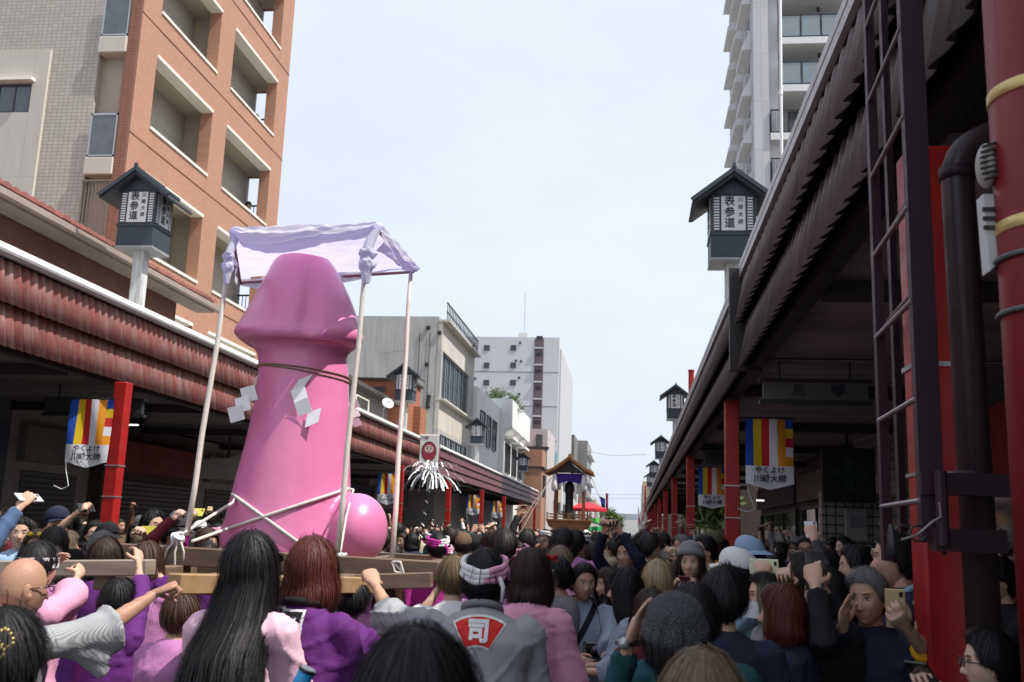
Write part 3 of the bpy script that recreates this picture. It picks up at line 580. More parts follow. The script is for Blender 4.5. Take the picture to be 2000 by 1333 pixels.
for i, (y, lb) in enumerate([(882, 'highest overhead wire crossing the far street'), (960, 'middle overhead wire near the street end'), (968, 'lowest overhead wire near the street end')]):
    Y = (120, 170, 200)[i]; a, b = aY(1100 if i else 1140, y, Y), aY(1262, y+6, Y); MB_ = MB().tube([a, (a+b)/2-Vector((0, 0, .35)), b], .018, 5)
    tag(MB_.build('overhead_wire', m_black), lb, 'wire')
# ================= street lanterns =================
m_lb = mat('lantern_slate', (.035, .050, .065), .5, .15, 4); m_lpap = mat('lantern_panel', (.72, .73, .72), .5, .06, 4); m_ink = mat('ink', (.012, .012, .014), .6, 0)
m_polew = mat('weathered_white_paint', (.62, .64, .63), .6, .1, 5, .2, 30, streak=-.9, streakcol=(.25, .25, .24))
def make_lantern():
    T = thing('street_lantern', 'x', 'street lantern')
    MB().box(-.1, .1, -.1, .1, 0, 1.2).build('pole', m_polew, T, bevel=.01)
    MB().box(-.335, .335, -.315, .315, 1.18, 1.22).build('base_rim', mat('rim_grey', (.30, .31, .31), .6), T)
    MB().box(-.33, .33, -.31, .31, 1.22, 2.2).build('body', m_lb, T, bevel=.01)
    MB().box(-.345, .345, -.325, .325, 1.56, 1.60).build('belt_rail', m_lb, T)
    MB().prism([(-.33, 2.2), (.33, 2.2), (0, 2.43)], -.31, .31, 'y').build('gable', m_lb, T)
    for s in (-1, 1):
        r = MB().prism([(0, 2.50), (s*.60, 2.06), (s*.62, 2.01), (s*.56, 2.01), (0, 2.42)], -.48, .48, 'y').build('roof_slope', mat('lantern_roof', (.022, .026, .03), .5, .2, 6), T)
        b = MB(); b.bar((s*.03, -.5, 2.50), (s*.62, -.5, 2.05), .05, .06); b.build('barge_board', m_lb, T)
        MB().bar((s*.34, -.47, 2.28), (s*.34, .47, 2.28), .05, .05).build('roof_batten', m_lb, T)
    MB().bar((0, -.52, 2.52), (0, .52, 2.52), .07, .07).build('ridge_cap', m_lb, T); MB().box(-.02, .02, -.53, -.47, 2.55, 2.61).build('finial', m_lb, T)
    for (c, xd, hw) in (((0, -.31, 0), (1, 0, 0), .33), ((.33, 0, 0), (0, 1, 0), .31), ((-.33, 0, 0), (0, -1, 0), .31)):
        c = Vector(c); xd = Vector(xd); n = xd.cross(Vector((0, 0, 1)))
        def q(a, z, o): return c+xd*a+n*o+Vector((0, 0, z))
        def bx(mb, a0, a1, z0, z1, o): mb.hexa([q(a0, z0, -.005), q(a1, z0, -.005), q(a1, z0, o), q(a0, z0, o), q(a0, z1, -.005), q(a1, z1, -.005), q(a1, z1, o), q(a0, z1, o)])
        k = hw/.33
        m_ = MB(); bx(m_, -.175*k, .175*k, 1.63, 2.16, .012); m_.build('text_panel', m_lpap, T)
        for s in (-1, 1):
            for j in range(12):
                z = 1.64+.0435*j; m_ = MB(); bx(m_, s*.245*k-.04, s*.245*k+.04, z, z+.024, .010); m_.build('lattice_bar', m_lpap, T)
        for j, ch in enumerate('表参道'): text_on(ch, .165, face_frame(q(-.055*k, 2.075-.17*j, .015), xd, (0, 0, 1)), m_ink, 'lettering', T, .001, .95, .003)
        for j, ch in enumerate('川崎大師'): text_on(ch, .085, face_frame(q(.105*k, 2.10-.115*j, .015), xd, (0, 0, 1)), m_ink, 'lettering', T, .001, .9, .001)
    return T
lt = make_lantern(); first = True
for x, y, lb in [(-8.4, 15.6, 'slate street lantern before the orange block, nearest on the left arcade'), (-8.3, 35.4, 'slate street lantern before the concrete building, behind a canopy pole'), (-8.3, 52.8, 'slate street lantern between the concrete and the white building'), (-8.3, 75.8, 'small slate street lantern beside the orange shop house'),
                 (1.44, 14.8, 'slate street lantern below the high-rise, nearest on the right arcade'), (1.62, 39.4, 'slate street lantern beside the short red pole on the right arcade'), (1.62, 59.9, 'third slate lantern down the right arcade'), (1.62, 80, 'fourth small lantern down the right arcade'), (1.62, 95, 'farthest tiny lantern on the right arcade')]:
    o = lt if first else copy_tree(lt); first = False
    o.location = (x, y, 5.0 if y != 14.8 else 4.58); o['label'] = lb; o['group'] = 'street lanterns on the arcade roofs'
# ================= striped flags =================
def make_flag():
    T = thing('striped_flag', 'x', 'flag')
    cols = [('blue', (.01, .07, .42)), ('yellow', (.75, .50, .01)), ('red', (.55, .015, .02)), ('white', (.72, .72, .76)), ('orange', (.80, .30, .015))]
    ms = [mat('flag_'+n, c, .8, .08, 5) for n, c in cols]; w = MB(); W = .67
    def wx(u, z): return (-W/2+W*u, .018*math.sin(u*9+z*4)*(1-z*.2), z)
    for k in range(5):
        u0, u1 = [(0, .17), (.17, .34), (.34, .50), (.50, .67), (.67, .84)][k]; w.m = k
        w.grid(lambda u, v: wx(u0+(u1-u0)*u, -.67*v), 4, 7)
    for k in range(5): w.m = k; w.grid(lambda u, v: wx(.84+.16*u, -.134*(k+v)), 3, 3)
    o = w.build('cloth', ms, T, smooth=True)
    lo = MB(); lo.grid(lambda u, v: wx(u, -.67-(.25+.09*(1-abs(2*u-1)))*v), 13, 4); lo.build('lower_cloth', ms[3], T, smooth=True)
    text_on('やくよけ', .105, face_frame((0.0, -.028, -.735), (1, 0, 0), (0, 0, 1)), m_ink, 'lettering', T, .001, 1, .002)
    text_on('川崎大師', .115, face_frame((0.0, -.028, -.855), (1, 0, 0), (0, 0, 1)), m_ink, 'lettering', T, .001, 1, .002)
    MB().tube([(-W/2-.1, 0, .015), (W/2+.02, 0, .015)], .012).build('rod', m_black, T)
    MB().tube([(-W/2+.02, 0, -.9), (-W/2+.04, 0, -1.05), (-W/2+.12, -.02, -1.28), (-W/2+.02, -.02, -1.33), (-W/2-.12, 0, -1.28)], .008, 5).build('cord', m_polew, T)
    return T
fl = make_flag(); first = True
for x, y, lb in [(1.93, 14.6, 'five-striped flag beside the second red post of the right arcade'), (-7.98, 13.85, 'five-striped flag beside the nearest red post of the left arcade'), (1.93, 25.1, 'dim striped flag deeper inside the right arcade'), (-8.0, 32.3, 'striped flag in the left arcade seen between the canopy poles'), (-8.0, 50.3, 'small striped flag under the maroon canopy'), (-8.0, 59.4, 'smallest striped flag under the maroon canopy')]:
    o = fl if first else copy_tree(fl); first = False
    o.location = (x, y, 3.42); o['label'] = lb; o['group'] = 'striped flags hanging in the arcades'
# ================= hanging cross signs =================
for x0, x1, Y, lb, ch, dim in [(1.55, 2.78, 12.2, 'dim hanging name board across the right arcade', '鳥　♥', 1), (-9.7, -8.0, 15.4, 'dark hanging name board above the left striped flag', '', 0), (1.6, 2.9, 23, 'farther hanging name board across the right arcade', '', 0)]:
    T = thing('hanging_name_board', lb, 'sign', (x0, Y, 3.5)); MB().box(x0, x1, Y, Y+.08, 3.38, 3.60).build('board', mat('board_dim%d' % dim, [(.03, .028, .028), (.12, .11, .11)][dim], .6), T, bevel=.006)
    f = MB().box(x0-.04, x1+.04, Y-.02, Y+.1, 3.60, 3.64); f.build('top_rail', m_black, T); MB().box(x0-.04, x1+.04, Y-.02, Y+.1, 3.33, 3.38).build('bottom_rail', m_black, T)
    for q in (x0+.2, x1-.2): MB().box(q-.01, q+.01, Y+.03, Y+.05, 3.64, 3.86).build('hanger', m_black, T)
    if ch:
        text_on('鳥', .16, Matrix.Translation(-T.location) @ face_frame((x0+.42, Y-.004, 3.49), (1, 0, 0), (0, 0, 1)), m_ink, 'lettering', T, .001)
        text_on('♥', .16, Matrix.Translation(-T.location) @ face_frame((x1-.35, Y-.004, 3.49), (1, 0, 0), (0, 0, 1)), mat('dim_violet', (.03, .02, .05), .6), 'lettering', T, .001)
# ================= daruma doll sign box =================
T = thing('projecting_sign', 'white projecting sign box with a round red wishing doll picture on the left arcade', 'sign', (-6.8, 33, 4.3), R(8))
MB().box(-.32, .32, -.3, .3, -.48, .48).build('box', mat('sign_box_white', (.62, .60, .57), .5, .08, 3), T, bevel=.02, local=True)
MB().box(.32, .325, -.28, .28, -.46, .46).build('dark_side', mat('sign_side_dark', (.05, .03, .035), .5), T, local=True)
def disc(c, xd, rx, rz, m, nm, th=.006):
    c = Vector(c); xd = Vector(xd); n = xd.cross(Vector((0, 0, 1))); P = [c+xd*rx*math.cos(a)+Vector((0, 0, rz*math.sin(a))) for a in [2*math.pi*i/20 for i in range(20)]]
    mb = MB(); mb.add([p for p in P]+[p+n*th for p in P], [tuple(range(20, 40))]+[(i, (i+1) % 20, 20+(i+1) % 20, 20+i) for i in range(20)]); return mb.build(nm, m, T, local=True)
for (c, xd) in (((0, -.3, 0), (1, 0, 0)), ((.325, 0, 0), (0, 1, 0))):
    n = Vector(xd).cross(Vector((0, 0, 1))); c = Vector(c); xv = Vector(xd)
    disc(c+Vector((0, 0, -.08)), xd, .25, .33, m_ink, 'ring'); disc(c+n*.005+Vector((0, 0, -.09)), xd, .22, .30, mat('doll_red', (.30, .02, .04), .5), 'doll'); disc(c+n*.010+Vector((0, 0, .0)), xd, .15, .13, mat('doll_face', (.62, .45, .42), .5), 'face')
    for s in (-1, 1): disc(c+n*.015+xv*.06*s+Vector((0, 0, .01)), xd, .025, .03, m_ink, 'eye', .003); disc(c+n*.015+xv*.06*s+Vector((0, 0, .07)), xd, .045, .012, m_ink, 'eyebrow', .003)
    disc(c+n*.015+Vector((0, 0, -.07)), xd, .05, .012, m_ink, 'mouth', .003)
text_on('川崎', .13, face_frame((-.16, -.308, .36), (1, 0, 0), (0, 0, 1)), m_ink, 'lettering', T, .001)
MB().tube([(-.3, 0, .2), (-.95, 0, .35)], .03).build('bracket', m_black, T, local=True)
# ================= ladder, drain pipe and pillar at the right edge =================
m_pl = mat('dark_plum_paint', (.030, .014, .021), .5, .12, 3, spec=.3); m_rung = mat('worn_rung', (.22, .17, .17), .35, .3, 20, metal=.3)
T = thing('fixed_ladder', 'dark steel ladder fixed to the near red arcade post', 'ladder', (1.1, 3.9, 1.9))
def lad(px0, px1, w, Y0): 
    a, b = aY(px0[0], px0[1], Y0), aY(px1[0], px1[1], Y0); a.x = b.x = (a.x+b.x)/2; return MB().bar(a, b, w, .05)
lad((1718, 1095), (1704, -120), .040, 4.5).build('rail', m_pl, T); lad((1795, 1060), (1790, -200), .085, 3.82).build('rail', m_pl, T)
lad((1742, 1040), (1738, -120), .03, 4.6).build('back_rail', m_pl, T)
XL = aY(1712, 500, 4.5).x; XR = aY(1786, 500, 3.82).x
for i in range(9):
    z = aY(1715, 989, 4.5).z+.372*i; MB().tube([(XL-.01, 4.52, z), (XR-.02, 3.80, z)], .011, 8).build('rung', m_rung, T)
    if i in (3, 2): MB().tube([(XL+.03, 4.60, z+.05), (XR+.0, 3.86, z+.05)], .009, 6).build('rung', m_rung, T)
MB().box(XL-.02, 1.30, 3.72, 3.80, 1.70, 1.78).build('bottom_bracket', m_pl, T)
MB().box(XR-.02, 1.42, 3.78, 3.84, 1.90, 1.98).build('clamp_bar', m_pl, T)
MB().tube([(XR+.03, 3.72, 1.72), (XR+.03, 3.72, 1.98)], .022, 10).build('hinge_pin', m_pl, T)
q = aY(1742, 1055, 3.72); MB().lathe([(.008, .055), (.011, .04), (.018, 0), (.020, -.05), (.012, -.06)], q, 12).build('hanging_weight', m_black, T, smooth=True)
MB().tube([(q.x, 3.72, q.z+.05), (q.x, 3.72, 1.75)], .006).build('cord', m_black, T)
q2 = aY(1778, 1042, 3.74)
for dx in (-.03, .02): MB().tube([Vector((q2.x+dx+.028*math.cos(t), 3.72, q2.z+.028*math.sin(t))) for t in [i*.55 for i in range(12)]], .004, 5).build('hook', m_black, T)
a = aY(1760, 1055, 3.7); b = aY(1838, 1010, 3.7); MB().tube([a, a.lerp(b, .4)+Vector((0, 0, -.015)), a.lerp(b, .8)+Vector((0, 0, -.0)), b, b+Vector((-.003, 0, .05))], .005, 6).build('cable', m_rung, T)
MB().tube([aY(1846, 1030, 3.76), aY(1844, 1085, 3.76)], .008).build('stay', m_pl, T)
T = thing('drain_pipe', 'thick dark brown drain pipe with an elbow beside the near red post', 'pipe', (1.33, 4.1, .12))
p0 = aY(1888, 700, 3.95); pts = [(p0.x+.02, 3.95, .12), (p0.x, 3.95, 3.16)]
for t in (.25, .5, .75, 1.): pts.append((p0.x+.12*(1-math.cos(t*1.2)), 3.95, 3.16+.13*math.sin(t*1.2)+.02*t))
pts.append((pts[-1][0]+.45, 3.95, pts[-1][2]+.22))
MB().tube(pts, .062, 20).build('pipe', mat('pipe_brown', (.035, .020, .022), .42, .15, 3, spec=.4), T, smooth=True)
for z in (3.15, 1.95): MB().tube([(p0.x, 3.95, z), (p0.x, 3.95, z+.05)], .068, 20).build('collar', m_pl, T, smooth=True)
T = thing('electrical_cabinet', 'dark box under the canopy at the top right behind the big red pillar', 'cabinet', (1.5, 4.6, 3.9))
MB().box(1.42, 2.0, 4.5, 5.0, 3.84, 4.5).build('box', mat('cabinet_plum', (.028, .018, .022), .5, .2, 3), T, bevel=.02); MB().box(1.38, 2.04, 4.46, 5.04, 3.80, 3.84).build('tray', m_pl, T)
T = thing('arcade_pillar', 'big glossy red round pillar with gold bands at the right edge', 'pillar', (1.33, 3.15, 0))
cx = aY(1950, 450, 3.15).x+.165
MB().lathe([(.165, 0), (.165, 4.6)], (cx, 3.15, .1), 40).build('shaft', mat('deep_red_gloss', (.17, .006, .010), .45, .12, 2, .05, 20, coat=.05, spec=.3), T, smooth=True)
for py in (150, 418):
    z = aY(1950, py, 3.0).z; MB().lathe([(.1665, 0), (.169, .002), (.169, .038), (.1665, .04)], (cx, 3.15, z-.02), 40).build('gold_band', mat('gold_paint', (.65, .48, .20), .35, .2, 10, metal=.5), T, smooth=True)
for py in (482, 592):
    z = aY(1955, py, 3.0).z; MB().tube([(cx+.172*math.cos(t), 3.15+.172*math.sin(t), z) for t in [2*math.pi*i/32 for i in range(33)]], .009, 6).build('strap', mat('rubber_strap', (.10, .10, .11), .5), T, smooth=True)
T = thing('horn_speaker', 'ribbed grey horn speaker on a white bracket strapped to the big red pillar', 'speaker', (cx-.2, 3.1, 2.9))
q = aY(1926, 325, 3.18)
MB().ball(q, (.030, .05, .075), 18, 14).build('horn', mat('speaker_grey', (.33, .32, .29), .5, .08), T, smooth=True)
for i in range(7):
    zz = q.z-.055+.018*i; w_ = .032*math.sqrt(max(.05, 1-((zz-q.z)/.078)**2)); MB().bar((q.x-w_, q.y-.045, zz-.006), (q.x+w_, q.y-.045, zz+.010), .012, .006).build('rib', m_fasc, T)
a = aY(1931, 400, 3.2); b = aY(1938, 530, 3.2); MB().prism([(a.x-.025, a.z+.03), (a.x+.04, a.z+.03), (b.x+.03, b.z+.03), (b.x-.018, b.z-.01)], 3.18, 3.24, 'y').build('bracket', mat('speaker_bracket', (.50, .51, .50), .5), T, bevel=.004)
for k_ in range(3): MB().box(a.x-.028, a.x+.03, 3.17, 3.18, a.z-.03-.03*k_, a.z-.018-.03*k_).build('slot', m_fasc, T)
# ================= red parasol, kite, banners, staff =================
T = thing('red_parasol', 'wide red parasol over the crowd behind the second shrine', 'parasol', (-2.0, 45, 0))
n = 12; P = MB(); rr_ = .86
for k in range(n):
    a0, a1 = 2*math.pi*k/n, 2*math.pi*(k+1)/n
    V = []
    for j in range(5): t = j/4; 
    P.add([(-2.0+rr_*t*math.cos(a), 45+rr_*t*math.sin(a), 3.10-.30*t**1.3) for t in (0.02, .5, 1) for a in (a0, a1)]+[(-2.0+rr_*math.cos(a), 45+rr_*math.sin(a), 2.68) for a in (a0, a1)], [(0, 1, 3, 2), (2, 3, 5, 4), (4, 5, 7, 6)])
P.build('canopy', mat('parasol_red', (.62, .02, .04), .7), T); MB().tube([(-2, 45, 0), (-2, 45, 3.12)], .03).build('pole', m_black, T)
T = thing('carp_streamer', 'small blue and pink streamer on a pole down the street', 'flag', (-1.7, 60, 0))
a = aY(1184, 965, 60); MB().tube([(a.x, 60, 0), a], .02).build('pole', m_red, T)
MB().grid(lambda u, v: aY(1173+9*u+4*(v-.5)*(1-u), 969+22*v+6*u, 60)+Vector((0, .1*math.sin(9*v), 0)), 5, 6).build('cloth', mat('streamer_blue', (.06, .10, .45), .8), T); MB().grid(lambda u, v: aY(1183+5*u, 964+34*v, 60)+Vector((0, .05*math.sin(9*v), 0)), 3, 6).build('tail', mat('streamer_pink', (.65, .10, .22), .8), T)
for i, (x0, y0, x1, y1, c) in enumerate([(1150, 1012, 1172, 1022, (.10, .55, .08)), (1152, 1028, 1176, 1038, (.03, .40, .12))]):
    T = thing('green_banner', ['bright green banner above the crowd right of the second shrine', 'deep green banner lower beside the second shrine'][i], 'banner', (-1.6, 52+i, 0)); a, b = aY(x0, y1, 52+i), aY(x1, y0, 52+i)
    MB().grid(lambda u, v: (a.x+(b.x-a.x)*u, 52+i+.08*math.sin(8*u), a.z+(b.z-a.z)*(v*.8+.2*u)), 9, 4).build('cloth', mat('banner_green%d' % i, c, .7), T); MB().tube([(a.x, 52+i, 0), (a.x, 52+i, b.z)], .02).build('pole', m_alu, T)
T = thing('paper_streamer_staff', 'staff topped with a bushy tuft of white paper streamers above the crowd', 'ritual staff', (-4.15, 20, 0))
q = aY(842, 926, 20); lo_ = aY(818, 1075, 20)
MB().tube([(lo_.x-.05, 20, 0), lo_, aY(832, 990, 20), q], .018, 8).build('staff', mat('staff_dark', (.03, .03, .03), .5), T)
V = MB(); m_paper = mat('white_paper', (.86, .86, .88), .7, .05, 8)
for i in range(85):
    a = rnd.uniform(0, 2*math.pi); L = rnd.uniform(.28, .78); e = rnd.uniform(.1, .95); w_ = rnd.uniform(.009, .018); d = Vector((math.cos(a), math.sin(a), 0)); s_ = Vector((-d.y, d.x, 0)); pts = []
    for j in range(7):
        t = j/6; pts.append(q+d*L*t*(1.15-.25*t)+Vector((.02*math.sin(5*t+i), 0, e*.34*math.sin(t*2.0)-.34*t*t*(1.3-e))))
    b0 = len(V.V); V.add([p+s_*w_*k for p in pts for k in (-1, 1)], [(2*j, 2*j+1, 2*j+3, 2*j+2) for j in range(6)])
tag(V.build('paper_tuft', m_paper, T), kind='stuff')
for i in range(6): t = i/6; p = q.lerp(lo_, t*.9+.05); MB().tube([p+Vector((-.03, -.02, 0)), p+Vector((.03, -.02, -.06))], .012, 5).build('paper_wrap', m_paper, T)
# ================= portable shrine with the pink sculpture =================
m_wood = mat('old_beam_wood', (.20, .13, .085), .65, .12, 4, .25, 20, kind='wood', kp=((.12, .075, .05), (1.2, 14, 14)))
m_woodl = mat('light_beam_wood', (.36, .235, .12), .6, .1, 4, .25, 20, kind='wood', kp=((.30, .17, .07), (1.2, 14, 14)))
m_rope = mat('hemp_rope', (.62, .57, .53), .8, .15, 20, .5, 120); m_pole2 = mat('bamboo_white', (.70, .63, .57), .55, .12, 6, .2, 40)
SH = thing('portable_shrine', 'portable shrine carrying the tall pink sculpture on wooden beams, with cloth canopy', 'shrine', (-2.15, 6.6, 1.4))
YS = 6.62
prof = [(497, 560, 628), (504, 546, 640), (520, 534, 652), (541, 525, 664), (583, 504, 684), (620, 484, 697), (640, 474, 701), (655, 467, 702), (667, 468, 701), (677, 482, 690), (684, 502, 677), (692, 508, 675), (725, 510, 678), (788, 503, 679), (866, 486, 680), (945, 465, 681), (1008, 449, 684), (1060, 446, 690), (1092, 452, 690)]
pz = []
for y, l, r_ in prof: a, b = aY(l, y, YS), aY(r_, y, YS); pz.append(((a.z+b.z)/2, (a.x+b.x)/2, (b.x-a.x)/2))
pz.sort(); zs = np.array([p[0] for p in pz]); cxs = np.array([p[1] for p in pz]); hw = np.array([p[2] for p in pz])
zz = np.linspace(zs[0], zs[-1], 90); cc = np.interp(zz, zs, cxs); rr = np.interp(zz, zs, hw)
ker = np.array([1, 2, 1.])/4
for _ in range(1): rr[1:-1] = np.convolve(rr, ker, 'valid'); cc[1:-1] = np.convolve(cc, ker, 'valid')
g = MB(); nu = 64; zrim = aY(600, 668, YS).z; ztop = zs[-1]
V = []
for j in range(90):
    for i in range(nu):
        t = 2*math.pi*i/nu; z = zz[j]; r = rr[j]
        dz = 0
        if z > zrim-.03:
            k = (z-zrim)/(ztop-zrim); dz = -.05*math.cos(t+1.2)*max(0, 1-k)*1.0     # rim dips towards the front
            fold = math.exp(-((((t+math.pi*.36+math.pi) % (2*math.pi))-math.pi)/.14)**2)*math.sin(math.pi*min(1, max(0, k*1.05)))**.7
            a_ = ((t+math.pi) % (2*math.pi))-math.pi; lobe = math.exp(-((a_+.35)/.42)**2)*math.exp(-((k-.13)/.14)**2); lip = math.exp(-((k-.07)/.06)**2)
            r = r*(1-.21*fold+.07*lobe+.035*lip)
        V.append((cc[j]+r*math.cos(t), YS+r*.95*math.sin(t), z+dz))
F = [(j*nu+i, j*nu+(i+1) % nu, (j+1)*nu+(i+1) % nu, (j+1)*nu+i) for j in range(89) for i in range(nu)]
F += [tuple(range(nu-1, -1, -1)), tuple(89*nu+k for k in range(nu))]
g.add(V, F)
c = aY(697, 1034, YS-.04); g.ball((c.x, YS-.05, c.z), (.205, .25, .238), 40, 28)
c2 = aY(503, 1046, YS); g.ball((c2.x, YS-.02, c2.z), (.235, .27, .23), 40, 28)
me = mk_mesh('sculpture', g.V, g.F); o = bpy.data.objects.new('tmp', me)
m_ = o.modifiers.new('r', 'REMESH'); m_.mode = 'VOXEL'; m_.voxel_size = .019; m_.use_smooth_shade = True
m_ = o.modifiers.new('s', 'SMOOTH'); m_.iterations = 6; m_.factor = .5
me = evaluate(o); me.name = 'sculpture'; me.polygons.foreach_set('use_smooth', [True]*len(me.polygons))
m_pink = mat('glossy_pink_paint', (.72, .205, .40), .34, .09, 2.2, .22, 7, coat=.3, streak=.12, streakcol=(.60, .13, .30))
SC = BVHTree.FromPolygons([v.co.copy() for v in me.vertices], [tuple(p.vertices) for p in me.polygons])
me.transform(Matrix.Translation(-Vector(SH.location))); mobj('sculpture', me, [m_pink], SH)
def onS(x, y, off=.012, Y=6.2):
    d = ray(x, y).normalized(); h = SC.ray_cast(Vector((0, 0, EYE)), d)
    if h[0] is None: return aY(x, y, Y)
    return h[0]+h[1]*off
def wrapS(y, x0, x1, n=40, r=.004, tilt=0):
    """a string round the sculpture at image height y"""
    P = []; z0 = aY(600, y, YS).z; cx_ = float(np.interp(z0, zs, cxs)); 
    for i in range(n+1):
        a = 2*math.pi*i/n; d = Vector((math.cos(a), math.sin(a), 0)); h = SC.ray_cast(Vector((cx_, YS, z0+tilt*math.cos(a)))+d*1.5, -d)
        P.append(h[0]+d*(r*1.1))
    return P
MB().tube(wrapS(728, 0, 0, tilt=-.03), .006, 6).build('waist_cord', mat('brown_cord', (.20, .13, .07), .8), SH, smooth=True); MB().tube([p+Vector((0, 0, -.018)) for p in wrapS(728, 0, 0, tilt=-.045)], .006, 6).build('waist_cord', mat('brown_cord', ()), SH, smooth=True)
def rope(pts, r=.011, nm='rope', m=None):
    P = []
    for i in range(len(pts)-1):
        for j in range(8): P.append(Vector(pts[i]).lerp(Vector(pts[i+1]), j/8))
    P.append(Vector(pts[-1])); return MB().tube(P, r, 8).build(nm, m or m_rope, SH, smooth=True)
knot = aY(350, 1050, 5.95)
def spx(x0, y0, x1, y1, n=10): return [onS(x0+(x1-x0)*i/n, y0+(y1-y0)*i/n) for i in range(n+1)]
rope(spx(457, 966, 585, 1062)); rope([aY(375, 1058, 5.95)]+spx(452, 1032, 678, 955)); rope([aY(352, 1046, 5.95), aY(455, 982, 6.3)]+[onS(462, 976)]); rope([onS(676, 956), onS(682, 960, .03), aY(676, 1010, 6.2), aY(664, 1082, 6.02)], .008); rope([onS(670, 960, .03), aY(664, 1005, 6.15), aY(658, 1075, 6.02)], .007)
def knotty(c, s, m, nm, n=7, seed=1):
    rr_ = random.Random(seed); k = MB()
    for i in range(n):
        ax = Vector((rr_.gauss(0, 1), rr_.gauss(0, 1), rr_.gauss(0, 1))).normalized(); b = ax.orthogonal().normalized(); d = ax.cross(b); o_ = Vector((rr_.gauss(0, .25), rr_.gauss(0, .25), rr_.gauss(0, .25)))*s
        k.tube([Vector(c)+o_+(b*math.cos(t)+d*math.sin(t))*s*.8 for t in [i_*.5236 for i_ in range(13)]], s*.26, 7)
    return k.build(nm, m, SH, smooth=True)
knotty(knot, .035, mat('white_rope', (.70, .70, .74), .8, .1, 30, .4, 150), 'knot', 9, 2)
for dx, dl in ((-30, 40), (-8, 55), (10, 50)): a = aY(350+dx*.3, 1058, 5.93); b = aY(350+dx, 1060+dl*.9, 5.93); rope([a, a.lerp(b, .5)+Vector((-.02*(dx < 0)+.012, -.01, .01)), b], .007, 'rope_tail')
kn2 = aY(668, 1088, 5.9); knotty(kn2, .028, MATS['white_rope'], 'knot', 7, 5)
rope([kn2, aY(690, 1100, 5.9)], .008, 'rope_tail'); kn3 = aY(766, 1098, 5.72); rope([kn3, aY(772, 1118, 5.7), aY(788, 1120, 5.7), aY(782, 1098, 5.7), kn3], .007, 'rope_tail'); rope([kn3, aY(790, 1121, 5.7)], .007, 'rope_tail')
# poles of the canopy
tp = {'nl': aY(447, 520, 6.08), 'nr': aY(717, 500, 6.05), 'fr': aY(803, 530, 7.0), 'fl': aY(532, 556, 7.2)}
bp_ = {'nl': aY(365, 1046, 6.0), 'nr': aY(658, 1086, 6.0), 'fr': aY(765, 1105, 6.6), 'fl': aY(530, 1070, 7.35)}
for k_ in tp:
    a, b = bp_[k_], tp[k_]; b = b+(b-a).normalized()*.1
    MB().tube([a.lerp(b, i/6)+Vector((.004*math.sin(i*2.1), 0, 0)) for i in range(7)], [.0175, .018, .0178, .017, .0165, .016, .0155], 10).build('canopy_pole', m_pole2, SH, smooth=True)
# cloth
m_cloth = mat('canopy_cloth', (.86, .86, .90), .85, .04, 3, .15, 60)
n_ = m_cloth.node_tree; tr = n_.nodes.new('ShaderNodeBsdfTranslucent'); tr.inputs[0].default_value = (.66, .64, .90, 1); ms_ = n_.nodes.new('ShaderNodeMixShader'); ms_.inputs[0].default_value = .55
n_.links.new(n_.nodes['Principled BSDF'].outputs[0], ms_.inputs[1]); n_.links.new(tr.outputs[0], ms_.inputs[2]); n_.links.new(ms_.outputs[0], n_.nodes['Material Output'].inputs[0])
C_ = {'nl': aY(455, 458, 6.06), 'nr': aY(737, 450, 6.03), 'fr': aY(808, 518, 6.98), 'fl': aY(470, 545, 7.25)}
for k_ in C_: C_[k_].z = {'nl': 3.60, 'nr': 3.63, 'fr': 3.60, 'fl': 3.58}[k_]
for a, b in (('nl', 'nr'), ('fl', 'fr'), ('nl', 'fl'), ('nr', 'fr')): MB().tube([C_[a]+Vector((0, 0, -.03)), C_[b]+Vector((0, 0, -.03))], .011, 8).build('top_bar', mat('dark_pink_bar', (.25, .10, .12), .6), SH)
def nz3(p, s, seed=0.): return noise.noise(Vector(p)*s+Vector((seed, seed*2, 0)))
def top(u, v):
    p = C_['nl'].lerp(C_['nr'], u).lerp(C_['fl'].lerp(C_['fr'], u), v); sag = .10*math.sin(math.pi*v)*math.sin(math.pi*u)
    w = .014*nz3((u*2, v*7, 0), 2.2)+.02*abs(nz3((u*1.2+v*2, v*3-u, 1), 3))
    return (p.x, p.y, p.z-sag*.5+w)
MB().grid(top, 60, 60).build('cloth_top', m_cloth, SH, smooth=True)
def front(u, v):          # gathered roll of cloth along the near edge
    a = C_['nl'].lerp(C_['nr'], u); sag = .05+.10*math.sin(math.pi*u)**.8+.03*math.sin(7*u); depth = (.035+sag*.9)*(.5+.5*min(1, 8*min(u, 1-u)+.35))
    t = v*2*math.pi; fold = .008*math.sin(v*15+u*7+3*nz3((u*3, v*3, 0), 1))+.006*nz3((u*5, v*4, 2), 2.)
    return (a.x, a.y-.012-.042*abs(math.sin(math.pi*v))-fold, a.z+.018-depth*v*1.0+.010*nz3((u*9, 0, 0), 2)+fold*.3)
MB().grid(front, 90, 36).build('cloth_front', m_cloth, SH, smooth=True)
def side(u, v):
    a = C_['nr'].lerp(C_['fr'], u); depth = .13*(1-u)+.05+.03*math.sin(math.pi*u); fold = .010*math.sin(v*11-u*9+3*nz3((u*3, v*3, 3), 1.))+.009*nz3((u*6, v*5, 7), 1.5)
    return (a.x+.012+.03*math.sin(math.pi*v)+fold, a.y, a.z+.015-depth*v+fold*.5)
MB().grid(side, 70, 30).build('cloth_side', m_cloth, SH, smooth=True)
def back(u, v):
    a = C_['fl'].lerp(C_['fr'], u); d = .05+.05*math.sin(5*u)+.03*math.sin(math.pi*u); return (a.x, a.y+.02*math.sin(20*u), a.z-d*v)
MB().grid(back, 50, 8).build('cloth_back', m_cloth, SH, smooth=True)
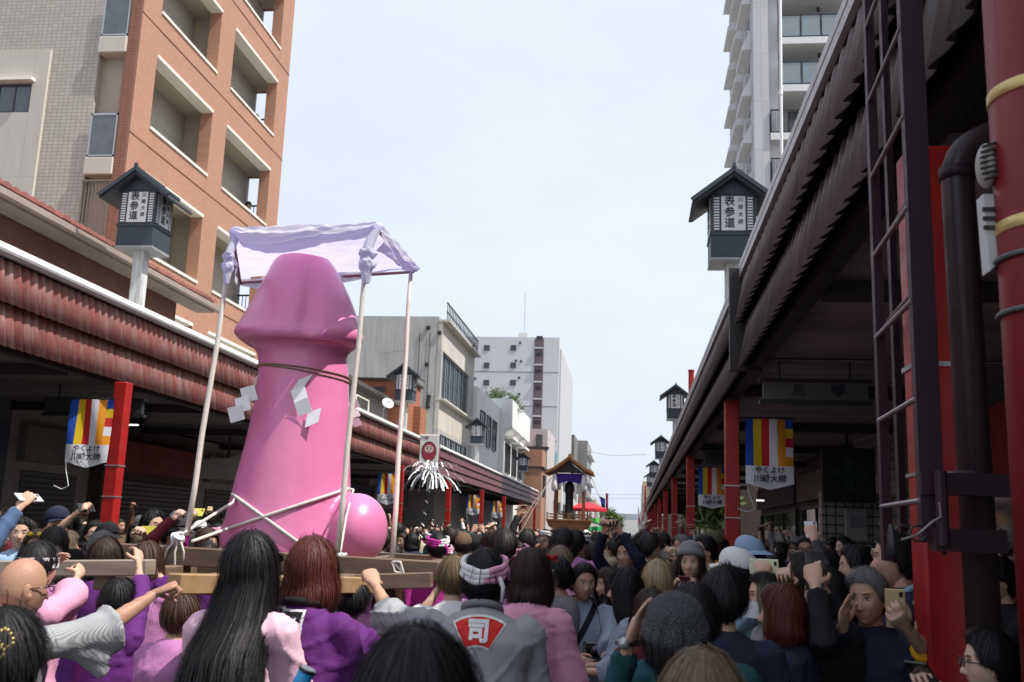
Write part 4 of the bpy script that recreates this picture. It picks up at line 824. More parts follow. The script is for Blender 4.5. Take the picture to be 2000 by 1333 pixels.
def left(u, v):
    a = C_['nl'].lerp(C_['fl'], u); return (a.x-.015-.02*math.sin(9*u), a.y, a.z-(.06+.13*(1-u)**3)*v)
MB().grid(left, 40, 8).build('cloth_side', m_cloth, SH, smooth=True)
def clothknot(c, r, L, nm, seed):
    k = MB(); c = Vector(c); rr_ = random.Random(seed); n = 40; prof = [(.35, .9), (.9, .75), (1.05, .45), (.8, .15), (.72, .05), (1.0, -.2), (.95, -.5), (.62, -.85), (.55, -1.25), (.42, -1.7)]
    def fn(u, v):
        x = v*(len(prof)-1); i = min(int(x), len(prof)-2); f = x-i; rad = (prof[i][0]*(1-f)+prof[i+1][0]*f)*r; z = (prof[i][1]*(1-f)+prof[i+1][1]*f)*L; t = 2*math.pi*u
        rad *= 1+.09*math.sin(t*3+v*16+seed)+.05*math.sin(t*7-v*22)+.05*nz3((math.cos(t)*2, math.sin(t)*2, v*9), 1.5, seed); return (c.x+rad*math.cos(t), c.y+rad*math.sin(t), c.z+z)
    k.grid(fn, 48, 40, closed=True); return k.build(nm, m_cloth, SH, smooth=True)
clothknot(aY(446, 514, 6.02), .040, .080, 'cloth_knot', 1); clothknot(aY(717, 508, 6.0), .056, .090, 'cloth_knot', 4); clothknot(aY(803, 522, 6.95), .022, .045, 'cloth_knot', 9)
rope([aY(446, 500, 6.0), aY(458, 470, 6.04), C_['nl']], .028, 'cloth_twist', m_cloth); rope([aY(717, 490, 5.98), aY(724, 470, 6.0), C_['nr']], .035, 'cloth_twist', m_cloth)
# zigzag paper streamers
def shide(pts, w, up_, nm='zigzag_paper'):
    m2 = MB()
    for i, (x, y, Y, tl) in enumerate(pts):
        c = onS(x, y, .02) if Y is None else aY(x, y, Y); c = c+Vector((0, -.008*i, 0)); dx = Vector((1, 0, up_)).normalized()*w; dz = Vector((-.55+tl, -.12*(-1)**i, .85)).normalized()*w*1.0
        P = [c-dx*.5-dz*.5, c+dx*.5-dz*.5, c+dx*.5+dz*.5, c-dx*.5+dz*.5]; n = dx.cross(dz).normalized()*.0012
        m2.hexa([p+n for p in P]+[p-n for p in P])
    tag(m2.build(nm, m_paper, SH), kind='stuff'); return
shide([(589, 750, None, 1.1), (586, 773, None, .2), (593, 797, None, .2), (612, 818, None, .6)], .098, .45)
shide([(486, 770, 6.25, .3), (475, 790, 6.25, .3), (463, 809, 6.25, .3)], .10, .3); shide([(692, 790, 6.9, .1), (694, 808, 6.9, .1), (697, 826, 6.9, .1)], .06, .3)
rope([onS(512, 730, .01), aY(500, 742, 6.3), aY(497, 762, 6.26)], .004, 'string')
# beams
def beam(a, b, w, h, m, nm='carrying_beam'):
    a = Vector(a); b = Vector(b); return MB().bar(a-Vector((0, 0, h/2)), b-Vector((0, 0, h/2)), w, h).build(nm, m, SH, bevel=.006)
beam(aY(205, 1060, 6.05), aY(862, 1097, 5.75), .10, .112, m_wood, 'cross_beam'); beam(aY(341, 1120, 3.82), aY(730, 1128, 5.15), .08, .080, m_woodl)
beam(aY(-60, 1096, 5.1), aY(297, 1093, 5.05), .10, .082, mat('grey_beam_wood', (.34, .27, .21), .65, .1, 4, .25, 20, kind='wood', kp=((.24, .18, .13), (1.2, 14, 14)))); beam(aY(700, 1122, 5.6), aY(845, 1118, 5.62), .09, .085, m_wood)
for x in (-2.75, -2.2, -1.62): beam((x, 5.05, 1.44), (x, 9.4, 1.46), .09, .10, m_wood, 'long_beam')
beam((-3.3, 7.5, 1.50), (-1.1, 7.5, 1.46), .1, .11, m_wood, 'cross_beam'); beam((-3.3, 9.2, 1.50), (-1.1, 9.2, 1.46), .1, .11, m_wood, 'cross_beam')
MB().box(-2.95, -1.5, 6.12, 7.3, 1.36, 1.44).build('platform', m_wood, SH, bevel=.006)
q = aY(662, 1127, 5.35); MB().ball(q, .009, 8, 6).build('bolt', m_alu, SH)
# ================= second shrine down the street =================
S2 = thing('portable_shrine', 'roofed boat-shaped portable shrine with purple curtain farther down the street', 'shrine', (-2.25, 36.5, 1.8))
m_w2 = mat('honey_wood', (.30, .125, .035), .5, .12, 3, kind='wood', kp=((.24, .09, .03), (3, 8, 8))); m_roof2 = mat('shrine_roof', (.20, .10, .045), .6, .2, 4)
X0, YY = -2.26, 36.5
for s in (-1, 1):
    pr = [(0, 4.40), (s*.30, 4.16), (s*.58, 3.96), (s*.86, 3.84), (s*.86, 3.76), (s*.56, 3.86), (s*.28, 4.05), (0, 4.26)]
    MB().prism([(X0+x, z) for x, z in pr], YY-.75, YY+.75, 'y').build('roof_slope', m_roof2, S2)
    bb = MB()
    for i in range(3): a, b = pr[i], pr[i+1]; bb.bar((X0+a[0], YY-.78, a[1]-.02), (X0+b[0], YY-.78, b[1]-.02), .05, .09)
    bb.build('barge_board', m_w2, S2)
MB().bar((X0, YY-.8, 4.44), (X0, YY+.8, 4.44), .09, .1).build('ridge', m_w2, S2); MB().prism([(X0-.5, 3.82), (X0+.5, 3.82), (X0, 4.2)], YY-.6, YY-.55, 'y').build('gable', m_fasc, S2)
for sx in (-1, 1):
    for sy in (-.5, -.15, .5): 
        MB().box(X0+sx*.5-.035, X0+sx*.5+.035, YY+sy-.035, YY+sy+.035, 2.1, 3.85).build('post', m_w2 if sy > -.4 else mat('post_redwood', (.22, .07, .04), .5), S2)
    MB().lathe([(.04, 0), (.07, -.1), (.11, -.35), (.12, -.55), (.06, -.62)], (X0+sx*.52, YY-.62, 3.78), 12).build('white_tassel', m_flash, S2, smooth=True)
MB().grid(lambda u, v: (X0-.48+.96*u, YY-.56+.02*math.sin(30*u), 3.80-(.33+.05*math.cos(2*math.pi*u))*v), 40, 5).build('curtain', mat('purple_curtain', (.05, .015, .22), .7), S2, smooth=True)
for x in (-.5, .5): MB().grid(lambda u, v: (X0+x+.01*math.sin(20*u), YY-.55+1.1*u, 3.80-.3*v), 20, 4).build('curtain', MATS['purple_curtain'], S2, smooth=True)
MB().lathe([(.24, 0), (.20, .15), (.15, .35), (.145, .95), (.19, 1.02), (.17, 1.2), (.08, 1.36), (.02, 1.38)], (X0-.02, YY, 2.2), 20).build('iron_pillar', mat('dark_iron', (.02, .02, .022), .45), S2, smooth=True)
hl = [(-.78, 2.12), (-.70, 1.92), (-.45, 1.78), (.45, 1.78), (.70, 1.92), (.78, 2.12)]; MB().prism([(X0+x, z) for x, z in hl], YY-.62, YY+.62, 'y').build('hull', m_w2, S2, bevel=.01)
MB().box(X0-.80, X0+.80, YY-.66, YY+.66, 2.12, 2.18).build('gunwale', m_w2, S2)
for z in (2.26, 2.36):
    f = MB(); f.bar((X0-.78, YY-.62, z), (X0+.78, YY-.62, z), .03); f.build('rail', m_w2, S2); MB().bar((X0-.76, YY+.6, z), (X0+.76, YY+.6, z), .03).build('rail', m_w2, S2)
for x in (-.76, -.4, 0, .4, .76): MB().box(X0+x-.02, X0+x+.02, YY-.64, YY-.60, 2.18, 2.42).build('rail_post', m_w2, S2)
MB().box(X0-1.0, X0+1.0, YY-.3, YY-.18, 1.68, 1.78).build('carrying_beam', m_w2, S2); MB().box(X0-.5, X0-.38, YY-1.5, YY+1.5, 1.60, 1.70).build('carrying_beam', m_w2, S2); MB().box(X0+.38, X0+.5, YY-1.5, YY+1.5, 1.60, 1.70).build('carrying_beam', m_w2, S2)
for (a, b) in ((aY(1080, 930, 36.4), aY(1002, 1040, 33)), (aY(1075, 935, 36.4), aY(1014, 1045, 32)), (aY(1152, 925, 36.4), aY(1172, 975, 40))): MB().tube([a, b], .008, 5).build('guy_rope', mat('grey_rope', (.34, .32, .30), .8), S2)
# ================= people =================
def sstep(a, b, x): t = np.clip((x-a)/(b-a), 0, 1); return t*t*(3-2*t)
def head_point(d, kind=0):
    """d: (...,3) unit directions, +y is the face. returns points on the head surface"""
    x, y, z = d[..., 0], d[..., 1], d[..., 2]; fem = kind == 1
    X = .0765*x; Yp = .092*y; Z = .118*z
    t = np.clip(-z, 0, 1)
    X = X*(1-(.34 if fem else .27)*t**1.3)*(1+.03*np.clip(z, 0, 1))
    fr = np.clip(y, 0, 1); bk = np.clip(-y, 0, 1)
    Yp = np.where(y > 0, Yp*(1-.04*t), Yp*(1.07-.38*sstep(.1, .9, t)))
    Yp = np.where(Yp > .070, .070+(Yp-.070)*.62, Yp)
    m = sstep(.25, .6, y); g = lambda a, b, sx, sz: np.exp(-((X-a)/sx)**2-((Z-b)/sz)**2); ax = np.abs(X); gg = lambda a, b, sx, sz: np.exp(-((ax-a)/sx)**2-((Z-b)/sz)**2)
    nose = sstep(.026, -.026, Z)*sstep(-.044, -.034, Z)*(.004+.018*sstep(.02, -.03, Z))*np.exp(-(X/(.0085+.006*sstep(0, -.03, Z)))**2)
    dy = nose - .0085*gg(.031, .010, .014, .0105) + .0035*gg(.028, .032, .022, .007) + .004*gg(.044, -.022, .016, .016) + .0050*g(0, -.061, .024, .011) - .0028*g(0, -.0605, .022, .0022) - .0035*g(0, -.078, .03, .006) + .0075*g(0, -.098, .021, .014) - .003*gg(.05, -.06, .014, .02) + .003*g(0, -.036, .018, .006)
    return np.stack([X, Yp+dy*m, Z], -1)
def head_arrays(kind, HN=(64, 54)):
    nu, nv = HN; u = np.arange(nu)/nu*2*np.pi; az = u-.42*np.sin(u)        # dense around the face (az=0)
    v = np.linspace(0.02, .98, nv); th = v*np.pi; A, T = np.meshgrid(az, th)
    d = np.stack([np.sin(T)*np.sin(A), np.sin(T)*np.cos(A), np.cos(T)], -1); P = head_point(d, kind).reshape(-1, 3)
    F = []; M = []
    for j in range(nv-1):
        for i in range(nu):
            a = j*nu+i; b = j*nu+(i+1) % nu; F.append((a, a+nu, b+nu, b)); c = P[[a, b, a+nu, b+nu]].mean(0)
            M.append(1 if (c[1] > .05 and -.068 < c[2] < -.053 and abs(c[0]) < .019*(1-((c[2]+.0605)/.0095)**2)**.5 if abs(c[2]+.0605) < .0095 else False) else 0)
    F.append(tuple(range(nu))); M.append(0); F.append(tuple(range((nv-1)*nu+nu-1, (nv-1)*nu-1, -1))); M.append(0)
    mb = MB(); mb.V = [tuple(p) for p in P]; mb.F = F; mb.M = M
    def surf(x, z):
        best = P[np.argmin((P[:, 0]-x)**2+(P[:, 2]-z)**2-.02*P[:, 1])]; return best[1]
    for s in (-1, 1):
        mb.m = 0; mb.ball((s*.0735, -.010, -.006), (.009, .019, .031), 10, 8); mb.ball((s*.078, -.004, -.022), (.007, .012, .014), 8, 6)
        ye = surf(s*.031, .010); mb.m = 2; mb.ball((s*.031, ye-.0035, .010), (.0135, .008, .0062), 12, 8)
        mb.m = 3; mb.ball((s*.031, ye+.0020, .010), (.0058, .0034, .0054), 8, 6)
        for i in range(4):   # upper lid line and brow
            x0, x1 = .018+.0066*i, .018+.0066*(i+1); zc = lambda x: .0155+.0025*math.sin((x-.018)/.0265*math.pi)
            mb.bar((s*x0, surf(s*x0, .016)+.001, zc(x0)), (s*x1, surf(s*x1, .016)+.001, zc(x1)), .004, .0022)
            x0, x1 = .014+.0085*i, .014+.0085*(i+1); zb = lambda x: .030+.004*math.sin((x-.014)/.034*2.2)
            mb.bar((s*x0, surf(s*x0, .031)+.0006, zb(x0)), (s*x1, surf(s*x1, .031)+.0006, zb(x1)), .003, .0045 if kind != 1 else .003)
        mb.ball((s*.0065, surf(0, -.037)-.004, -.0395), (.0028, .003, .002), 6, 5)
    return mb
HEADS = {(k, l): head_arrays(k, ((64, 54), (38, 34))[l]) for k in (0, 1) for l in (0, 1)}
def smooth_remesh(mb, vox, it=3, fac=.5, dec=None):
    me = mk_mesh('tmp', mb.V, mb.F); o = bpy.data.objects.new('tmp', me)
    m = o.modifiers.new('r', 'REMESH'); m.mode = 'VOXEL'; m.voxel_size = vox
    if it: m = o.modifiers.new('s', 'SMOOTH'); m.iterations = it; m.factor = fac
    if dec: m = o.modifiers.new('d', 'DECIMATE'); m.ratio = dec
    e = evaluate(o); bpy.data.meshes.remove(me); nvt = len(e.vertices); V = np.empty(nvt*3, 'f'); e.vertices.foreach_get('co', V); V = V.reshape(-1, 3)
    N = np.empty(nvt*3, 'f'); e.vertices.foreach_get('normal', N); N = N.reshape(-1, 3)
    F = [tuple(p.vertices) for p in e.polygons]; bpy.data.meshes.remove(e); return V, F, N
def hand_arrays(curl, thumb=.6, spread=.06):
    mb = MB()
    mb.tube([(0, -.03, 0), (0, 0, 0), (0, .03, 0), (0, .06, -.001), (0, .088, -.002)], [.022, .023, .030, .034, .030], 14)
    V = mb.V; mb.V = [(x*1.22 if y > 0 else x, y, z*.52 if y > .02 else z*.8) for x, y, z in V]
    for i, (x, L, r) in enumerate([(.029, .070, .0082), (.010, .079, .0086), (-.010, .073, .0082), (-.029, .058, .0072)]):
        p = Vector((x, .080-.004*abs(i-1.3), 0)); a = 0; pts = [Vector((x*.85, .05, 0)), p]; c = curl[i] if isinstance(curl, list) else curl; sp = -x*0+ (x*spread*20)*.05
        for L_, ca in ((.46*L, c[0]), (.32*L, c[1]), (.24*L, c[2])):
            a += R(ca); p = p+Vector((x*spread*3*L_/.03*.15, math.cos(a)*L_, -math.sin(a)*L_)); pts.append(p)
        mb.tube(pts, [r*1.05, r*1.05, r, r*.92, r*.72], 9); mb.ball(pts[-1], r*.72, 8, 6)
    b = Vector((.026, .012, -.006)); d = Vector((.75, .62, -thumb)).normalized(); p1 = b+d*.034; d2 = Vector((.18, .9, -thumb*.9)).normalized(); p2 = p1+d2*.030; p3 = p2+(d2+Vector((-.35, 0, 0))).normalized()*.024
    mb.tube([b-d*.006, b+d*.012, p1, p2, p3], [.012, .013, .0105, .0098, .0075], 9); mb.ball(p3, .0076, 8, 6)
    return smooth_remesh(mb, .0042, 3, .5, .17)
HANDS = {'grip': hand_arrays((62, 78, 45), 1.1), 'relax': hand_arrays((22, 32, 22)), 'flat': hand_arrays((6, 8, 5), .25, .16), 'hold': hand_arrays([(30, 55, 35), (42, 60, 38), (50, 66, 38), (56, 70, 40)], .9)}
def matx(x, y, z, o):
    return Matrix(((x.x, y.x, z.x, o.x), (x.y, y.y, z.y, o.y), (x.z, y.z, z.z, o.z), (0, 0, 0, 1)))
SK = [mat('skin_%d' % i, c, .52, .13, 14, .16, 90, spec=.35) for i, c in enumerate([(.56, .345, .245), (.50, .29, .195), (.62, .41, .31), (.40, .22, .145), (.60, .33, .25)])]
for m in SK: m.node_tree.nodes['Principled BSDF'].inputs['Subsurface Weight'].default_value = .12; m.node_tree.nodes['Principled BSDF'].inputs['Subsurface Radius'].default_value = (.012, .005, .003)
m_lip = mat('lip', (.46, .17, .15), .45, .05); m_eye = mat('eye_white', (.62, .60, .57), .3, 0); m_iris = mat('iris_dark', (.018, .012, .010), .3, 0)
HAIRC = {'black': (.010, .009, .010), 'soft_black': (.020, .016, .015), 'brown': (.070, .032, .020), 'dark_brown': (.032, .017, .012), 'red_brown': (.105, .026, .018), 'blond': (.42, .31, .17), 'ash': (.17, .125, .08), 'grey': (.17, .17, .17), 'white': (.5, .49, .47), 'olive': (.14, .10, .045)}
HM = {k: mat('hair_'+k, c, .5, .18, 30, .2, 200, spec=.30, rvar=.15) for k, c in HAIRC.items()}
def head_dirs(az, th, tilt=.22):
    d = np.stack([np.sin(th)*np.sin(az), np.sin(th)*np.cos(az), np.cos(th)], -1); c, s = math.cos(tilt), math.sin(tilt)
    y = d[..., 1]*c-d[..., 2]*s; z = d[..., 1]*s+d[..., 2]*c; return np.stack([d[..., 0], y, z], -1)
def hair_mesh(style, seed=0, dense=1., back=.45, kind=0, wave=.0, clump=.0):
    clump = .40 if back > .7 and style == 'long' else 0.
    """style: 'short','bob','long','balding','bun','updo'. head-local coordinates. back: length below head centre for long styles"""
    rs = np.random.RandomState(seed+11); long_ = style in ('bob', 'long')
    def paths(az, off, npt, th0, jit=0.):
        n = len(az); f = np.abs(((az+np.pi) % (2*np.pi))-np.pi)              # 0 front .. pi back
        if long_: thm = np.interp(f, [0, .55, .75, 1.0, 1.6, np.pi], [1.22, 1.22, 1.45, 1.55, 1.6, 1.75])
        elif style == 'balding': thm = np.interp(f, [0, 1.0, 1.35, np.pi], [.2, .5, 1.7, 2.05])
        else: thm = np.interp(f, [0, .45, .8, 1.15, 1.5, 1.9, np.pi], [1.05, 1.08, 1.2, 1.62, 1.60, 1.95, 2.12])
        if style == 'balding': th0 = np.maximum(th0, np.interp(f, [0, 1.2, 1.7, np.pi], [3, 1.2, 1.1, 1.15]))
        thm = thm+jit*rs.uniform(-.06, .08, n)
        k = npt if not long_ else npt//2+1
        if jit: az2 = az+rs.normal(0, .05, n)
        t = np.linspace(0, 1, k)[None, :]; T = th0[:, None]+(np.maximum(thm, th0+.02)-th0)[:, None]*t
        D = head_dirs(az[:, None]+(0*T if not jit else (az2-az)[:, None]*t*1.4+.025*np.sin(t*7+az[:, None]*13)), T); P = head_point(D, 0); c = np.array([0, -.01, .0]); N = P-c; N = N/np.linalg.norm(N, axis=-1, keepdims=True)
        o = off[:, None]*np.ones_like(T)
        if not long_: o = o*sstep(0, .30, thm[:, None]-T+ (.02 if style != 'short' else .06))
        P = P+N*o[..., None]
        if long_:
            fr = sstep(.80, .98, f); zend = np.interp(f, [.75, 1.2, 1.7, np.pi], [-.9*back, -.95*back, -back, -back]); ze = P[:, -1, 2]
            if style == 'bob': zend = np.interp(f, [.7, 1.1, np.pi], [-back*.98, -back, -back*.95])
            s = np.linspace(0, 1, npt-k+1)[None, 1:]*(.34 if (clump and not jit) else 1); L = (ze-zend)*(1 if jit == 0 else 1)*fr
            if jit: L = L*rs.uniform(.86 if not clump else .5, 1.02, n)
            px = P[:, -1, 0][:, None]; py = P[:, -1, 1][:, None]; z = ze[:, None]-L[:, None]*s
            if style == 'bob': w = 1+.20*np.sin(np.pi*np.clip(s*.9, 0, 1))-.10*s**3
            else: w = 1+.12*np.sin(np.pi*np.clip(s*.7, 0, 1))+.42*s*min(1, back/.8)
            if clump and jit: ca = np.round((az+.1*np.sin(az*9))/clump)*clump; px = px+(np.sin(ca)-np.sin(az))[:, None]*.14*s**1.2
            wv = wave*np.sin(s*9+az[:, None]*5)*s
            Q = np.stack([px*w+wv*.5, (py+.01)*np.where(py < 0, w, 1)-.01+wv*.3-(.035*s if style == 'long' else 0), z], -1)
            if style == 'long': Q[..., 1] -= np.clip((-.12-z)/.16, 0, 1)*(.055+.085*(back > .6))*(np.cos(az)[:, None] < .6)
            P = np.concatenate([P, Q], 1)
        return P
    mb = MB(); nu = 56; npt = 16
    az = np.arange(nu)/nu*2*np.pi; base = .016 if style != 'balding' else .006
    if long_: base = .017
    if style == 'updo': base = .02
    P = paths(az, np.full(nu, base)*(1+.10*np.sin(az*3+seed)+.05*np.sin(az*7+seed*2)), npt, np.full(nu, .03)); 
    mb.V = [tuple(p) for p in P.reshape(-1, 3)]
    for i in range(nu):
        for j in range(npt-1): a = i*npt+j; b = ((i+1) % nu)*npt+j; mb.F.append((a, a+1, b+1, b))
    if style != 'balding': mb.F.append(tuple(i*npt for i in range(nu)))
    mb.M = [0]*len(mb.F)
    n = int({'short': 1600, 'bob': 1550, 'long': 2300, 'balding': 350, 'bun': 900, 'updo': 900}[style]*dense)
    az = rs.uniform(0, 2*np.pi, n); f = np.abs(((az+np.pi) % (2*np.pi))-np.pi)
    th0 = rs.uniform(.02, 1.0 if long_ else 1.8, n)**1.0
    if not long_: th0 = np.minimum(th0, np.interp(f, [0, .8, 1.15, np.pi], [.9, 1.0, 1.45, 1.9]))
    if style == 'balding': keep = f > 1.35; az = az[keep]; f = f[keep]; th0 = th0[keep]; n = len(az)
    off = base*(1.05)+rs.exponential(.0038, n); m9 = 9 if long_ else 6; P = paths(az, off, m9, th0, 1.)
    if style in ('short', 'bun') : # stray tips lift
        lift = (rs.exponential(.007, (n, 1, 1))+.006*(np.sin(az*5+seed)+np.sin(az*2.3+th0*6+seed*3))[:, None, None]).clip(0, .03)*np.linspace(0, 1, m9)[None, :, None]**2; P = P+(P/np.linalg.norm(P, axis=-1, keepdims=True))*lift; P[:, 1:, 0] += rs.normal(0, .006, (n, 1))*np.linspace(0, 1, m9-1)[None, :]
    tan = np.gradient(P, axis=1); tan /= np.linalg.norm(tan, axis=-1, keepdims=True)+1e-9; C0 = np.array([0, -.01, 0]); nrm = P-C0; nrm[..., 2] *= .3; side_ = np.cross(tan, nrm); side_ /= np.linalg.norm(side_, axis=-1, keepdims=True)+1e-9
    side_ = side_+nrm/np.linalg.norm(nrm, axis=-1, keepdims=True)*rs.uniform(-.3, .3, (n, 1, 1)); wd = rs.uniform(.0005, .0015, (n, 1, 1))*(1.5 if dense < .7 else 1)*np.array([.6, 1, 1.1, 1.1, 1.1, 1, .9, .7, .25] if long_ else [.6, 1, 1.1, 1, .8, .25])[None, :, None]
    A = P-side_*wd; B_ = P+side_*wd; W = np.stack([A, B_], 2).reshape(n, -1, 3); b0 = len(mb.V); mb.V += [tuple(p) for p in W.reshape(-1, 3)]
    for i in range(n):
        o = b0+i*2*m9
        for j in range(m9-1): a = o+2*j; mb.F.append((a, a+1, a+3, a+2))
    mb.M = [0]*len(mb.F)
    if style == 'bun': mb.ball((0, -.115, .015), (.05, .045, .045), 16, 10); mb.M = [0]*len(mb.F)
    return mb
GM = {}
def cloth(name, col, kind=None, kp=(), rough=.85):
    return mat('cloth_'+name, col, rough, .12, 3, .55, 16, kind=kind, kp=kp, spec=.25)
STR = cloth('grey_stripe', (.39, .40, .405), 'stripe', ((.25, .255, .27), 58., (1, .12, .35)))
CL = {n: cloth(n, c) for n, c in dict(pink=(.70, .33, .47), pale_pink=(.74, .46, .56), mauve=(.42, .17, .36), purple=(.115, .022, .16), blue_grey=(.25, .29, .37), navy=(.018, .022, .045), black=(.012, .012, .014), charcoal=(.05, .05, .055), white=(.70, .70, .70), mustard=(.62, .30, .012), teal=(.012, .06, .07), denim=(.07, .12, .22), red=(.38, .02, .03), grey=(.22, .22, .225), beige=(.42, .35, .25), olive=(.09, .09, .05), light_blue=(.30, .42, .58), magenta=(.50, .03, .28), brown=(.13, .075, .045), dark_red=(.12, .012, .022)).items()}
CL['grey_stripe'] = STR
m_trs = CL['charcoal']; m_shoe = mat('shoe_black', (.02, .02, .02), .4)
def person_parts(spec):
    """returns dict part -> (MB-like V,F,M, mats). local coordinates facing +y, feet at 0"""
    h = spec.get('h', 1.68); k = h/1.688; fem = spec.get('fem', False); rr_ = random.Random(spec.get('seed', 0))
    lean = spec.get('lean', (0, 0)); Tw = Matrix.Translation((0, 0, .98)) @ Matrix.Rotation(-lean[0], 4, 'X') @ Matrix.Rotation(lean[1], 4, 'Y') @ Matrix.Translation((0, 0, -.98))
    sw = (.158 if fem else .182)*spec.get('wide', 1.)
    sh = {s: Tw @ Vector((s*sw, -.012, 1.375)) for s in (-1, 1)}
    nb = Tw @ Vector((0, -.02, 1.43)); hy, hp, hr = spec.get('head', (0, 0, 0)); Hc = Tw @ Vector((0, .012, 1.458))
    HM_ = Matrix.Translation(Hc) @ Matrix.Rotation(hy, 4, 'Z') @ Matrix.Rotation(hp, 4, 'X') @ Matrix.Rotation(hr, 4, 'Y') @ Matrix.Translation((0, .018, .112))
    arms = {}
    for s, nm in ((-1, 'L'), (1, 'R')):
        a = spec.get(nm, 'down'); hd = None; pn = None; hk = spec.get('h'+nm, 'relax')
        W = {'down': Vector((s*.25, .06, .86)), 'front': Vector((s*.08, .30, 1.10)), 'phone': Vector((s*.075, .33, 1.50)), 'phone_hi': Vector((s*.07, .27, 1.76)), 'up': Vector((s*.10, .16, 1.92)), 'fold': Vector((-s*.08, .20, 1.12)), 'face': Vector((s*.09, .20, 1.40)), 'back': Vector((s*.16, -.1, .95))}[a].copy() if isinstance(a, str) else Vector(a)/k
        S = sh[s]; d = W-S; L1, L2 = .275, .245; D = d.length
        if D > L1+L2-.004: W = S+d*((L1+L2-.004)/D); d = W-S; D = d.length
        if D < .12: D = .12
        pole = Vector(spec.get('pole'+nm, (s*.6, -.35, -1.))); dn = d.normalized(); pe = (pole-dn*pole.dot(dn)).normalized(); ca = (L1*L1+D*D-L2*L2)/(2*L1*D); ca = max(-1, min(1, ca)); E_ = S+dn*L1*ca+pe*L1*math.sqrt(max(0, 1-ca*ca))
        arms[s] = (S, E_, W, a, hk)
    # ---- body ----
    b = MB(); up_ = lambda x, y, z: tuple(Tw @ Vector((x, y, z)))
    def ring_loft(rows, fn=up_, n=20):
        V = []; 
        for z, rx, ry, yc in rows: V += [fn(rx*math.cos(2*math.pi*i/n), yc+ry*math.sin(2*math.pi*i/n), z) for i in range(n)]
        m = len(rows); F = [(j*n+i, j*n+(i+1) % n, (j+1)*n+(i+1) % n, (j+1)*n+i) for j in range(m-1) for i in range(n)]+[tuple(range(n-1, -1, -1)), tuple((m-1)*n+i for i in range(n))]
        return V, F
    wf = .92 if fem else 1.
    b.add(*ring_loft([(.80, .12, .09, 0), (.88, .15, .10, 0), (.98, .14*wf, .095, 0), (1.08, .13*wf, .09, 0), (1.20, .14*wf, .095, 0), (1.31, sw*.80, .088, -.01), (1.375, sw*.60, .062, -.02), (1.445, .060, .058, -.02)]))
    for s in (-1, 1):
        S, E_, W, a, hk = arms[s]; af = .88 if fem else 1
        b.ball(S+Vector((-s*.015, 0, -.01)), .040*af, 12, 8); b.tube([S, S.lerp(E_, .5), E_, E_.lerp(W, .35), E_.lerp(W, .75), W, W+(W-E_).normalized()*.02], [.040*af, .042*af, .037*af, .040*af, .031*af, .025*af, .024*af], 12)
        b.ball(E_, .038*af, 12, 8)
        b.tube([(s*.085, 0, .90), (s*.10, .005, .68), (s*.10, .01, .5), (s*.10, -.015, .36), (s*.10, -.02, .09)], [.088, .075, .055, .052, .036], 12); b.tube([(s*.10, -.05, .05), (s*.105, .05, .045), (s*.11, .15, .03)], [.038, .042, .03], 10)
    hn = HM_ @ Vector((0, -.02, -.06)); b.tube([nb+Vector((0, 0, -.05)), nb, nb.lerp(hn, .5), hn], [.075, .055, .052 if not fem else .045, .05], 14)
    V, F, N = smooth_remesh(b, spec.get('vox', .024 if not spec.get('lod') else .029), 3, .5); body = MB(); body.V = [tuple(v) for v in V]; body.F = F; body.M = [0]*len(F)
    hb = HEADS[(1 if fem else 0, spec.get('lod', 0))]; body.m = 0; n0 = len(body.V); body.V += [tuple(HM_ @ Vector(v)) for v in hb.V]; body.F += [tuple(i+n0 for i in f) for f in hb.F]; body.M += hb.M
    hands = {}
    for s in (-1, 1):
        S, E_, W, a, hk = arms[s]; y = (W-E_).normalized(); y = (y+Vector(spec.get('bend'+('R' if s > 0 else 'L'), (0, 0, 0)))).normalized()
        pn = Vector(spec.get('palm'+('R' if s > 0 else 'L'), (0, 1, -.2) if a in ('phone', 'phone_hi', 'up') else (-s, 0, -.3))); z = -(pn-y*pn.dot(y)).normalized(); x = y.cross(z)
        M_ = matx(x, y, z, W); mir = x.dot(Vector(spec.get('thumb'+('R' if s > 0 else 'L'), (-s, .0, .5)))) < 0
        HV, HF, HN_ = HANDS[hk]; n0 = len(body.V); sc_ = .94 if fem else 1.03
        for v in HV: body.V.append(tuple(M_ @ Vector((-v[0]*sc_ if mir else v[0]*sc_, v[1]*sc_, v[2]*sc_))))
        body.F += [tuple(i+n0 for i in (f[::-1] if mir else f)) for f in HF]; body.M += [0]*len(HF)
        hands[s] = M_ @ Vector((0, .06, -.03))
    # ---- upper garment ----
    g = MB(); wt = spec.get('top', 'jacket'); ex = {'happi': .022, 'jacket': .024, 'shirt': .012}[wt]; hem = {'happi': .66, 'jacket': .80, 'shirt': .86}[wt]
    fl_ = {'happi': 1.30, 'jacket': 1.06, 'shirt': 1.0}[wt]
    rows = [(hem, .165*fl_+ex, .115*fl_+ex, 0), (.92, .158*(fl_*.5+.5)+ex, .11+ex*1.2, 0), (1.08, .150+ex*1.2, .105+ex*1.3, 0), (1.20, .155+ex, .112+ex, 0), (1.30, sw*.93+ex, .108+ex, -.012), (1.37, sw*.86+ex, .090+ex, -.018), (1.415, sw*.55+ex, .072+ex, -.022), (1.44, .068+ex*.8, .060+ex*.7, -.024), (1.455, .058+ex*.4, .054+ex*.4, -.026)]
    bw = spec.get('bulk', 1.); rows = [(z, rx*(bw if z < 1.35 else 1), ry*(bw if z < 1.35 else 1), yc) for z, rx, ry, yc in rows]
    g.add(*ring_loft(rows, up_, 26))
